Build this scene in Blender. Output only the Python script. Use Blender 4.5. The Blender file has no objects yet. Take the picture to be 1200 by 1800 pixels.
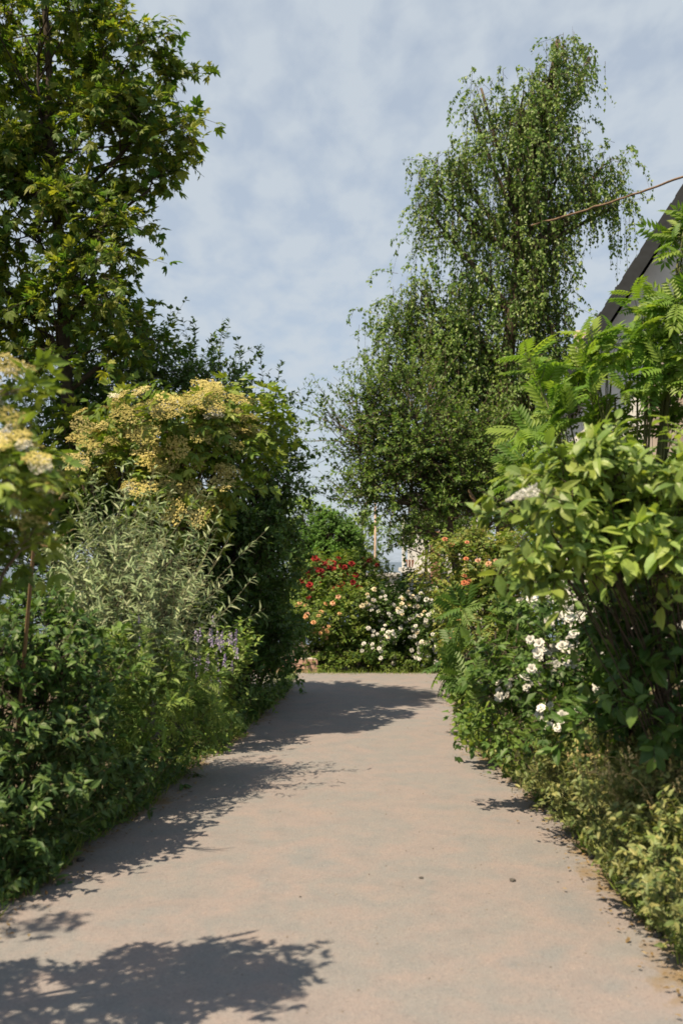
import bpy, math, random
import numpy as np
from mathutils import Vector, Matrix

# ------------------------------------------------------------------ camera, sky, sun, exposure
scene = bpy.context.scene
COL = scene.collection
F, CX, CY, EYE, HOR = 1750.0, 600.0, 900.0, 1.6, 985.0
PITCH = math.atan((HOR - CY) / F)
cam = bpy.data.cameras.new('camera'); cam_o = bpy.data.objects.new('camera', cam); COL.objects.link(cam_o)
cam.sensor_fit = 'VERTICAL'; cam.sensor_height = 36.0; cam.sensor_width = 24.0
cam.lens = 36.0 * F / 1800.0; cam.clip_start = 0.05; cam.clip_end = 20000
cam_o.location = (0, 0, EYE); cam_o.rotation_euler = (math.pi / 2 + PITCH, 0, 0)
cam.dof.use_dof = True; cam.dof.focus_distance = 11.0; cam.dof.aperture_fstop = 2.8
scene.camera = cam_o

SUN_EL, SUN_AZ = math.radians(62), math.radians(-130)      # azimuth measured from +Y (view) towards +X
sun_dir = Vector((math.sin(SUN_AZ) * math.cos(SUN_EL), math.cos(SUN_AZ) * math.cos(SUN_EL), math.sin(SUN_EL)))
sl = bpy.data.lights.new('sun', 'SUN'); sl.energy = 5.0; sl.angle = math.radians(0.53); sl.color = (1.0, 0.81, 0.56)
so = bpy.data.objects.new('sun', sl); COL.objects.link(so)
so.rotation_euler = sun_dir.to_track_quat('Z', 'Y').to_euler(); so.location = (-8, -4, 14)

world = bpy.data.worlds.new('World'); scene.world = world; world.use_nodes = True
nt = world.node_tree; nt.nodes.clear()
def WN(t, **k):
    n = nt.nodes.new(t)
    for a, b in k.items(): setattr(n, a, b)
    return n
wo = WN('ShaderNodeOutputWorld'); bg = WN('ShaderNodeBackground'); bg.inputs['Strength'].default_value = 0.078
sky = WN('ShaderNodeTexSky', sky_type='NISHITA', sun_disc=False); sky.sun_elevation = SUN_EL
sky.sun_rotation = SUN_AZ; sky.air_density = 1.0; sky.dust_density = 1.6; sky.ozone_density = 1.2
tc = WN('ShaderNodeTexCoord'); sep = WN('ShaderNodeSeparateXYZ'); nt.links.new(tc.outputs['Generated'], sep.inputs[0])
zz = WN('ShaderNodeMath', operation='MAXIMUM'); nt.links.new(sep.outputs['Z'], zz.inputs[0]); zz.inputs[1].default_value = 0.0
za = WN('ShaderNodeMath', operation='ADD'); nt.links.new(zz.outputs[0], za.inputs[0]); za.inputs[1].default_value = 0.12
dx = WN('ShaderNodeMath', operation='DIVIDE'); nt.links.new(sep.outputs['X'], dx.inputs[0]); nt.links.new(za.outputs[0], dx.inputs[1])
dy = WN('ShaderNodeMath', operation='DIVIDE'); nt.links.new(sep.outputs['Y'], dy.inputs[0]); nt.links.new(za.outputs[0], dy.inputs[1])
cmb = WN('ShaderNodeCombineXYZ'); nt.links.new(dx.outputs[0], cmb.inputs[0]); nt.links.new(dy.outputs[0], cmb.inputs[1])
mp = WN('ShaderNodeMapping'); mp.inputs['Rotation'].default_value = (0, 0, math.radians(28)); mp.inputs['Scale'].default_value = (1.35, 0.7, 1)
mp.inputs['Location'].default_value = (3.3, 1.7, 0)
nt.links.new(cmb.outputs[0], mp.inputs[0])
nz = WN('ShaderNodeTexNoise'); nz.inputs['Scale'].default_value = 8.0; nz.inputs['Detail'].default_value = 5; nz.inputs['Roughness'].default_value = 0.5
nz.inputs['Distortion'].default_value = 0.12
nt.links.new(mp.outputs[0], nz.inputs['Vector'])
rp = WN('ShaderNodeValToRGB'); rp.color_ramp.elements[0].position = 0.36; rp.color_ramp.elements[0].color = (0.64, 0.64, 0.64, 1)
rp.color_ramp.elements[1].position = 0.60; rp.color_ramp.elements[1].color = (0.93, 0.93, 0.93, 1)
nt.links.new(nz.outputs['Fac'], rp.inputs[0])
mx = WN('ShaderNodeMixRGB'); nt.links.new(rp.outputs[0], mx.inputs[0]); nt.links.new(sky.outputs[0], mx.inputs[1])
mx.inputs[2].default_value = (4.15, 4.6, 5.05, 1)
nt.links.new(mx.outputs[0], bg.inputs[0]); nt.links.new(bg.outputs[0], wo.inputs[0])

scene.render.engine = 'CYCLES'
scene.view_settings.view_transform = 'Standard'; scene.view_settings.look = 'None'
scene.view_settings.gamma = 1; scene.view_settings.exposure = 0.88
scene.cycles.max_bounces = 5; scene.cycles.diffuse_bounces = 3; scene.cycles.transmission_bounces = 4; scene.cycles.glossy_bounces = 2
scene.cycles.filter_width = 1.7
scene.render.resolution_x = 682; scene.render.resolution_y = 1024

cp, sp = math.cos(PITCH), math.sin(PITCH)
def P(px, py, Y):
    """photo pixel at depth plane y = Y -> world point"""
    u = (px - CX) / F; v = (CY - py) / F
    d = np.array([u, cp - v * sp, sp + v * cp]); k = Y / d[1]
    return np.array([0, 0, EYE]) + d * k
def G(px, py):
    u = (px - CX) / F; v = (CY - py) / F
    d = np.array([u, cp - v * sp, sp + v * cp]); k = -EYE / d[2]
    return np.array([0, 0, EYE]) + d * k
def proj(pts):
    q = pts - np.array([0, 0, EYE]); z = q[:, 1] * cp + q[:, 2] * sp; y = -q[:, 1] * sp + q[:, 2] * cp
    z = np.maximum(z, 0.01)
    return CX + F * q[:, 0] / z, CY - F * y / z, z
def ground_z(y):
    t = min(max((y - 18.0) / 70.0, 0), 1); return -13.0 * t * t * (3 - 2 * t) - (max(y - 18, 0) * 0.03 if y < 88 else 2.1)

# ------------------------------------------------------------------ materials
def new_mat(name):
    m = bpy.data.materials.new(name); m.use_nodes = True; m.node_tree.nodes.clear()
    t = m.node_tree
    def N(ty, **k):
        n = t.nodes.new(ty)
        for a, b in k.items(): setattr(n, a, b)
        return n
    return m, t, N
def rnd_fac(t, N):
    a = N('ShaderNodeAttribute', attribute_name='rnd'); o = N('ShaderNodeObjectInfo')
    s = N('ShaderNodeMath', operation='ADD'); t.links.new(a.outputs['Fac'], s.inputs[0]); t.links.new(o.outputs['Random'], s.inputs[1])
    f = N('ShaderNodeMath', operation='FRACT'); t.links.new(s.outputs[0], f.inputs[0])
    return f.outputs[0]
def leaf_mat(name, cols, trans=0.32, rough=0.5, spec=0.35, tint=(1.25, 1.25, 0.6)):
    if name.endswith('leaf') or name.endswith('blade'): cols = [tuple(min(v * g, 0.4) for v, g in zip(c, (1.66, 2.05, 1.5))) for c in cols]; trans += 0.06
    m, t, N = new_mat(name)
    f = rnd_fac(t, N)
    r = N('ShaderNodeValToRGB'); r.color_ramp.interpolation = 'LINEAR'
    el = r.color_ramp.elements
    el[0].position = 0; el[0].color = (*cols[0], 1); el[1].position = 1; el[1].color = (*cols[-1], 1)
    for i, c in enumerate(cols[1:-1]):
        e = el.new((i + 1) / (len(cols) - 1)); e.color = (*c, 1)
    t.links.new(f, r.inputs[0])
    geo = N('ShaderNodeNewGeometry'); nz = N('ShaderNodeTexNoise'); nz.inputs['Scale'].default_value = 2.3
    nz.inputs['Detail'].default_value = 2; t.links.new(geo.outputs['Position'], nz.inputs['Vector'])
    hs = N('ShaderNodeHueSaturation'); mr = N('ShaderNodeMapRange'); mr.inputs[1].default_value = 0.3; mr.inputs[2].default_value = 0.7
    mr.inputs[3].default_value = 0.75; mr.inputs[4].default_value = 1.25
    t.links.new(nz.outputs['Fac'], mr.inputs[0]); t.links.new(mr.outputs[0], hs.inputs['Value']); t.links.new(r.outputs[0], hs.inputs['Color'])
    p = N('ShaderNodeBsdfPrincipled'); p.inputs['Roughness'].default_value = rough; p.inputs['Specular IOR Level'].default_value = spec
    t.links.new(hs.outputs[0], p.inputs['Base Color'])
    tm = N('ShaderNodeMixRGB', blend_type='MULTIPLY'); tm.inputs[0].default_value = 1; tm.inputs[2].default_value = (*tint, 1)
    t.links.new(hs.outputs[0], tm.inputs[1])
    tr = N('ShaderNodeBsdfTranslucent'); t.links.new(tm.outputs[0], tr.inputs[0])
    mi = N('ShaderNodeMixShader'); mi.inputs[0].default_value = trans
    t.links.new(p.outputs[0], mi.inputs[1]); t.links.new(tr.outputs[0], mi.inputs[2])
    o = N('ShaderNodeOutputMaterial'); t.links.new(mi.outputs[0], o.inputs[0])
    return m
def plain(name, c1, c2=None, scale=8.0, rough=0.8, bump=0.0, spec=0.3, detail=5, stretch=None):
    m, t, N = new_mat(name)
    c2 = c2 or tuple(x * 0.7 for x in c1)
    tcn = N('ShaderNodeTexCoord'); src = tcn.outputs['Object']
    if stretch:
        mpn = N('ShaderNodeMapping'); mpn.inputs['Scale'].default_value = stretch; t.links.new(src, mpn.inputs[0]); src = mpn.outputs[0]
    nz = N('ShaderNodeTexNoise'); nz.inputs['Scale'].default_value = scale; nz.inputs['Detail'].default_value = detail
    t.links.new(src, nz.inputs['Vector'])
    r = N('ShaderNodeValToRGB'); r.color_ramp.elements[0].position = 0.3; r.color_ramp.elements[1].position = 0.7
    r.color_ramp.elements[0].color = (*c2, 1); r.color_ramp.elements[1].color = (*c1, 1)
    t.links.new(nz.outputs['Fac'], r.inputs[0])
    p = N('ShaderNodeBsdfPrincipled'); p.inputs['Roughness'].default_value = rough; p.inputs['Specular IOR Level'].default_value = spec
    t.links.new(r.outputs[0], p.inputs['Base Color'])
    if bump:
        b = N('ShaderNodeBump'); b.inputs['Strength'].default_value = bump; b.inputs['Distance'].default_value = 0.01
        t.links.new(nz.outputs['Fac'], b.inputs['Height']); t.links.new(b.outputs[0], p.inputs['Normal'])
    o = N('ShaderNodeOutputMaterial'); t.links.new(p.outputs[0], o.inputs[0])
    return m
M = {}
M['maple'] = leaf_mat('broad_tree_leaf', [(0.032, 0.062, 0.014), (0.060, 0.088, 0.018), (0.16, 0.14, 0.026), (0.045, 0.075, 0.016), (0.11, 0.115, 0.022)], 0.42)
M['elder'] = leaf_mat('elder_leaf', [(0.045, 0.070, 0.014), (0.085, 0.105, 0.020), (0.14, 0.14, 0.03)], 0.30)
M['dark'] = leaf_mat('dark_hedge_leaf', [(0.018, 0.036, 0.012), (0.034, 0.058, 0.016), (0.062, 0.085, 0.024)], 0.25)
M['sloe'] = leaf_mat('sloe_leaf', [(0.030, 0.052, 0.016), (0.050, 0.078, 0.022), (0.080, 0.100, 0.030)], 0.28)
M['silver'] = leaf_mat('silver_leaf', [(0.10, 0.115, 0.080), (0.155, 0.165, 0.12), (0.22, 0.22, 0.17)], 0.2, 0.7, 0.2, (1.1, 1.1, 0.8))
M['weed'] = leaf_mat('weed_leaf', [(0.022, 0.040, 0.018), (0.038, 0.060, 0.022), (0.070, 0.088, 0.030)], 0.26)
M['feather'] = leaf_mat('feathery_leaf', [(0.050, 0.080, 0.024), (0.085, 0.110, 0.032), (0.14, 0.15, 0.05)], 0.3)
M['birch'] = leaf_mat('birch_leaf', [(0.036, 0.062, 0.016), (0.060, 0.092, 0.022), (0.090, 0.118, 0.030), (0.13, 0.145, 0.05)], 0.34, 0.45, 0.4)
M['plum'] = leaf_mat('plum_leaf', [(0.030, 0.055, 0.014), (0.055, 0.082, 0.018), (0.095, 0.115, 0.028)], 0.3)
M['pinnate'] = leaf_mat('pinnate_leaf', [(0.055, 0.095, 0.018), (0.090, 0.130, 0.024), (0.15, 0.17, 0.04)], 0.4)
M['bigleaf'] = leaf_mat('broad_shrub_leaf', [(0.075, 0.105, 0.035), (0.110, 0.135, 0.038), (0.17, 0.17, 0.05), (0.13, 0.165, 0.075)], 0.36, 0.45, 0.45)
M['rose_leaf'] = leaf_mat('rose_leaf', [(0.040, 0.065, 0.014), (0.070, 0.095, 0.020), (0.12, 0.125, 0.03)], 0.3)
M['rose_dark'] = leaf_mat('dark_rose_leaf', [(0.026, 0.048, 0.016), (0.046, 0.072, 0.020), (0.075, 0.095, 0.026)], 0.28)
M['rose_bronze'] = leaf_mat('bronze_rose_leaf', [(0.055, 0.078, 0.018), (0.085, 0.105, 0.024), (0.13, 0.13, 0.035), (0.15, 0.11, 0.045)], 0.3)
M['clip'] = leaf_mat('clipped_leaf', [(0.045, 0.085, 0.018), (0.065, 0.11, 0.024)], 0.3)
M['pale'] = leaf_mat('pale_tree_leaf', [(0.085, 0.125, 0.035), (0.13, 0.165, 0.05), (0.17, 0.19, 0.07)], 0.38)
M['dry'] = leaf_mat('dry_weed_leaf', [(0.060, 0.078, 0.030), (0.11, 0.11, 0.045), (0.19, 0.15, 0.08), (0.08, 0.09, 0.045), (0.13, 0.13, 0.08)], 0.28)
M['grass'] = leaf_mat('grass_blade', [(0.055, 0.085, 0.018), (0.09, 0.115, 0.026), (0.17, 0.155, 0.06)], 0.3)
M['litter'] = leaf_mat('leaf_litter', [(0.09, 0.06, 0.03), (0.17, 0.12, 0.06), (0.25, 0.20, 0.12)], 0.1, 0.8, 0.1, (1, 0.9, 0.6))
M['umbel'] = leaf_mat('elder_blossom', [(0.36, 0.33, 0.11), (0.46, 0.40, 0.14), (0.56, 0.50, 0.24)], 0.2, 0.8, 0.1, (1, 0.95, 0.6))
M['umbel_white'] = leaf_mat('fresh_elder_blossom', [(0.66, 0.64, 0.52), (0.8, 0.78, 0.68)], 0.2, 0.8, 0.1, (1, 0.95, 0.8))
M['white'] = leaf_mat('white_petal', [(0.60, 0.60, 0.57), (0.70, 0.70, 0.68)], 0.25, 0.7, 0.2, (1, 0.98, 0.9))
M['cream'] = leaf_mat('cream_petal', [(0.76, 0.66, 0.42), (0.80, 0.74, 0.58)], 0.25, 0.7, 0.2, (1, 0.9, 0.7))
M['peach'] = leaf_mat('peach_petal', [(0.58, 0.30, 0.16), (0.62, 0.40, 0.20), (0.62, 0.36, 0.27)], 0.25, 0.7, 0.2, (1, 0.8, 0.6))
M['orange'] = leaf_mat('orange_petal', [(0.50, 0.17, 0.08), (0.55, 0.25, 0.15)], 0.25, 0.7, 0.2, (1, 0.7, 0.5))
M['red'] = leaf_mat('red_petal', [(0.17, 0.012, 0.014), (0.27, 0.022, 0.022)], 0.2, 0.7, 0.2, (1, 0.4, 0.4))
M['violet'] = leaf_mat('violet_petal', [(0.34, 0.29, 0.50), (0.46, 0.41, 0.60), (0.54, 0.50, 0.64)], 0.2, 0.7, 0.2, (1, 0.9, 1))
M['straw'] = leaf_mat('straw_stalk', [(0.34, 0.27, 0.13), (0.46, 0.38, 0.20)], 0.15, 0.8, 0.1, (1, 0.9, 0.6))
M['bark'] = plain('grey_brown_bark', (0.13, 0.10, 0.07), (0.05, 0.038, 0.028), 14, 0.9, 0.8, stretch=(1, 1, 0.25))
M['bark_dark'] = plain('dark_twig_bark', (0.07, 0.055, 0.04), (0.03, 0.024, 0.018), 20, 0.9, 0.4)
M['bark_birch'] = plain('birch_bark', (0.55, 0.52, 0.46), (0.08, 0.07, 0.06), 5, 0.8, 0.4, stretch=(1, 1, 3))
M['bark_tan'] = plain('tan_pruned_bark', (0.24, 0.16, 0.09), (0.13, 0.085, 0.05), 12, 0.9, 0.5, stretch=(1, 1, 0.3))
M['stem_green'] = plain('green_stem', (0.11, 0.12, 0.04), (0.07, 0.085, 0.03), 20, 0.7)
M['stem_silver'] = plain('silver_stem', (0.22, 0.22, 0.14), (0.14, 0.13, 0.08), 20, 0.7)

# ------------------------------------------------------------------ mesh helpers
def mesh_arrays(name, V, T, mat, rnd=None, smooth=False):
    me = bpy.data.meshes.new(name); V = np.ascontiguousarray(V, np.float32); T = np.ascontiguousarray(T, np.int32)
    me.vertices.add(len(V)); me.vertices.foreach_set('co', V.ravel())
    me.loops.add(T.size); me.loops.foreach_set('vertex_index', T.ravel())
    me.polygons.add(len(T)); me.polygons.foreach_set('loop_start', np.arange(0, T.size, T.shape[1], dtype=np.int32))
    me.polygons.foreach_set('use_smooth', np.full(len(T), smooth))
    if rnd is not None:
        a = me.attributes.new('rnd', 'FLOAT', 'POINT'); a.data.foreach_set('value', np.ascontiguousarray(rnd, np.float32))
    me.materials.append(mat); me.update(); return me
def link(name, data, parent=None, loc=None, **props):
    o = bpy.data.objects.new(name, data); COL.objects.link(o)
    if parent is not None: o.parent = parent
    if loc is not None: o.location = loc
    for k, v in props.items():
        if v is not None: o[k] = v
    return o
def norm(a): return a / np.maximum(np.linalg.norm(a, axis=-1, keepdims=True), 1e-9)
class MB:
    def __init__(s): s.V = []; s.T = []; s.n = 0
    def add(s, V, T):
        s.V.append(np.asarray(V, float)); s.T.append(np.asarray(T, int) + s.n); s.n += len(V)
    def tube(s, pts, rad, sides=6, cap=True):
        pts = np.asarray(pts, float); n = len(pts); rad = np.broadcast_to(np.asarray(rad, float), (n,))
        tan = norm(np.gradient(pts, axis=0)); ref = np.array([1.0, 0.13, 0.07]) if abs(tan[:, 0]).mean() < 0.8 else np.array([0.1, 0.9, 0.3])
        a = norm(np.cross(tan, ref)); b = np.cross(tan, a)
        th = np.arange(sides) * 2 * math.pi / sides
        V = (pts[:, None] + rad[:, None, None] * (np.cos(th)[None, :, None] * a[:, None] + np.sin(th)[None, :, None] * b[:, None])).reshape(-1, 3)
        T = []
        for i in range(n - 1):
            for j in range(sides):
                k = (j + 1) % sides; p, q, r, u = i * sides + j, i * sides + k, (i + 1) * sides + k, (i + 1) * sides + j
                T += [(p, q, r), (p, r, u)]
        if cap:
            V = np.vstack([V, pts[0], pts[-1]]); c0, c1 = n * sides, n * sides + 1
            for j in range(sides):
                k = (j + 1) % sides; T += [(k, j, c0), ((n - 1) * sides + j, (n - 1) * sides + k, c1)]
        s.add(V, T)
    def box(s, x0, x1, y0, y1, z0, z1):
        V = [(x, y, z) for z in (z0, z1) for y in (y0, y1) for x in (x0, x1)]
        Q = [(0, 2, 3, 1), (4, 5, 7, 6), (0, 1, 5, 4), (2, 6, 7, 3), (0, 4, 6, 2), (1, 3, 7, 5)]
        s.add(V, [t for q in Q for t in ((q[0], q[1], q[2]), (q[0], q[2], q[3]))])
    def build(s, name, mat, parent=None, off=(0, 0, 0), smooth=False, **props):
        V = np.vstack(s.V) - np.asarray(off); T = np.vstack(s.T)
        return link(name, mesh_arrays(name, V, T, mat, smooth=smooth), parent, **props)

# ------------------------------------------------------------------ leaf templates (x along, y across, z normal), unit length
def tmpl(V, T): return np.array(V, float), np.array(T, int)
def t_simple(w=0.3, fold=0.07, droop=0.08):
    return tmpl([(0, 0, 0), (0.42, w, fold), (1, 0, -droop), (0.42, -w, fold)], [(0, 2, 1), (0, 3, 2)])
def t_ovate(w=0.26, fold=0.06, curl=0.25, pos=(0.22, 0.5, 0.78), prof=(0.75, 1.0, 0.7)):
    V = [(0, 0, 0)]; 
    for x, p in zip(pos, prof):
        z = -curl * x * x
        V += [(x, w * p, z + fold), (x, 0, z), (x, -w * p, z + fold)]
    V.append((1, 0, -curl)); n = len(V) - 1
    T = [(0, 2, 1), (0, 3, 2)]
    for i in range(len(pos) - 1):
        a = 1 + 3 * i; b = a + 3
        T += [(a, a + 1, b + 1), (a, b + 1, b), (a + 1, a + 2, b + 2), (a + 1, b + 2, b + 1)]
    a = n - 3; T += [(a, a + 1, n), (a + 1, a + 2, n)]
    return tmpl(V, T)
def put(tm, o, ang, s, tilt=0.0, w=1.0):
    V, T = tm; c, n = math.cos(ang), math.sin(ang); W = V.copy() * s; W[:, 1] *= w
    X = W[:, 0] * c - W[:, 1] * n; Y = W[:, 0] * n + W[:, 1] * c; Z = W[:, 2] - tilt * W[:, 0]
    return np.stack([X + o[0], Y + o[1], Z + o[2]], 1), T
def merge(parts):
    V = []; T = []; n = 0
    for v, t in parts: V.append(v); T.append(t + n); n += len(v)
    return np.vstack(V), np.vstack(T)
def t_palmate(k=5, base=None):
    base = base or t_simple(0.22, 0.05, 0.12); out = []
    for i in range(k):
        a = (i - (k - 1) / 2) * (2.5 / (k - 1)); s = 0.72 - 0.13 * abs(i - (k - 1) / 2)
        out.append(put(base, (0.28, 0, 0), a, s, 0.18))
    out.append(tmpl([(0, 0.012, 0), (0.3, 0, 0), (0, -0.012, 0)], [(0, 1, 2)]))
    return merge(out)
def t_pinnate(pairs=6, base=None, ll=0.34, curl=0.3, ang=1.05, w=1.0):
    base = base or t_simple(0.2, 0.05, 0.15); out = []
    for i in range(pairs):
        x = 0.16 + 0.74 * i / max(pairs - 1, 1); z = -curl * x * x; s = ll * (0.75 + 0.5 * math.sin(math.pi * (0.25 + 0.6 * i / pairs)))
        for sg in (1, -1): out.append(put(base, (x, 0, z), sg * ang, s, 0.25, w))
    out.append(put(base, (0.92, 0, -curl * 0.85), 0, ll, 0.4, w))
    xs = [0, 0.35, 0.7, 0.95]
    for a, b in zip(xs[:-1], xs[1:]):
        out.append(tmpl([(a, 0.008, -curl * a * a), (a, -0.008, -curl * a * a), (b, 0, -curl * b * b)], [(0, 1, 2)]))
    return merge(out)
LT = {
    'simple': t_simple(), 'round': t_simple(0.38, 0.06, 0.05), 'narrow': t_simple(0.10, 0.03, 0.18), 'diamond': t_simple(0.34, 0.04, 0.1),
    'palmate': t_palmate(5), 'pinnate5': t_pinnate(2, t_simple(0.25, 0.05, 0.1), 0.42, 0.2, 0.95),
    'pinnate13': t_pinnate(6), 'rose': t_pinnate(2, t_simple(0.32, 0.05, 0.08), 0.40, 0.15, 1.0),
    'ovate': t_ovate(), 'nettle': t_ovate(0.27, 0.05, 0.3, (0.2, 0.5), (1.0, 0.8)), 'lance': t_ovate(0.17, 0.05, 0.35, (0.3, 0.65), (1, 0.85)),
    'feather': t_pinnate(4, t_simple(0.12, 0.03, 0.1), 0.4, 0.1, 0.8),
    'narrow_fine': t_ovate(0.085, 0.02, 0.3, (0.3, 0.65), (1, 0.8)),
    'blade': tmpl([(0, 0.03, 0), (0, -0.03, 0), (0.55, 0.022, -0.03), (0.55, -0.022, -0.03), (1, 0, -0.22)], [(0, 1, 3), (0, 3, 2), (2, 3, 4)]),
    'palmate_fine': t_palmate(5, t_ovate(0.2, 0.04, 0.22, (0.3, 0.65), (0.75, 1.0))),
    'pinnate13_fine': t_pinnate(6, t_ovate(0.17, 0.04, 0.25, (0.3, 0.65), (1, 0.8))),
    'pinnate5_fine': t_pinnate(2, t_ovate(0.24, 0.04, 0.2, (0.3, 0.65), (1, 0.8)), 0.42, 0.2, 0.95),
    'ovate_fine': t_ovate(0.25, 0.06, 0.28, (0.12, 0.3, 0.5, 0.7, 0.88), (0.55, 0.92, 1.0, 0.78, 0.42)),
    'rose_fine': t_pinnate(2, t_ovate(0.3, 0.04, 0.15, (0.3, 0.65), (1, 0.85)), 0.40, 0.15, 1.0),
}
def frames(d, n):
    d = norm(d); y = norm(np.cross(n, d)); n2 = np.cross(d, y); return d, y, n2
def inst(tm, pos, d, n, s):
    V, T = tm; d, y, n2 = frames(d, n); k = len(V); N = len(pos)
    W = pos[:, None] + s[:, None, None] * (V[None, :, 0, None] * d[:, None] + V[None, :, 1, None] * y[:, None] + V[None, :, 2, None] * n2[:, None])
    TT = (T[None] + (np.arange(N) * k)[:, None, None]).reshape(-1, 3)
    return W.reshape(-1, 3), TT, k
def leaf_mesh(name, tms, pos, d, n, s, mat, rng, off):
    if not isinstance(tms, list): tms = [tms]
    which = rng.integers(0, len(tms), len(pos)); VV = []; TT = []; RR = []; o = 0
    r = rng.random(len(pos))
    for i, tm in enumerate(tms):
        m = which == i
        if not m.any(): continue
        V, T, k = inst(tm, pos[m], d[m], n[m], s[m]); VV.append(V - off); TT.append(T + o); RR.append(np.repeat(r[m], k)); o += len(V)
    return mesh_arrays(name, np.vstack(VV), np.vstack(TT), mat, np.concatenate(RR))
def place(name, mesh, parent, off, pos, d, n, s, **props):
    d, y, n2 = frames(np.asarray(d, float)[None], np.asarray(n, float)[None]); d, y, n2 = d[0], y[0], n2[0]
    q = np.asarray(pos) - off
    m = Matrix(((d[0] * s, y[0] * s, n2[0] * s, q[0]), (d[1] * s, y[1] * s, n2[1] * s, q[1]), (d[2] * s, y[2] * s, n2[2] * s, q[2]), (0, 0, 0, 1)))
    o = link(name, mesh, parent, **props); o.matrix_local = m; return o
def visible_first(pos, s, cap, cell):
    """indices of the leaves that show largest: nearest in each small patch of the view"""
    x, y, z = proj(pos); ok = (x > -10) & (x < 1210) & (y > -10) & (y < 1810)
    idx = np.nonzero(ok)[0]
    if len(idx) == 0: return idx
    key = (x[idx] // cell).astype(int) * 1000 + (y[idx] // cell).astype(int)
    order = np.lexsort((z[idx], key)); ks = key[order]; first = np.ones(len(ks), bool); first[1:] = ks[1:] != ks[:-1]
    sel = idx[order[first]]; big = np.argsort(-(s[sel] / z[sel])); return sel[big[:cap]]

LM = 1.9
def rand_unit(rng, n): return norm(rng.normal(size=(n, 3)))
UP = np.array([0, 0, 1.0])

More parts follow.
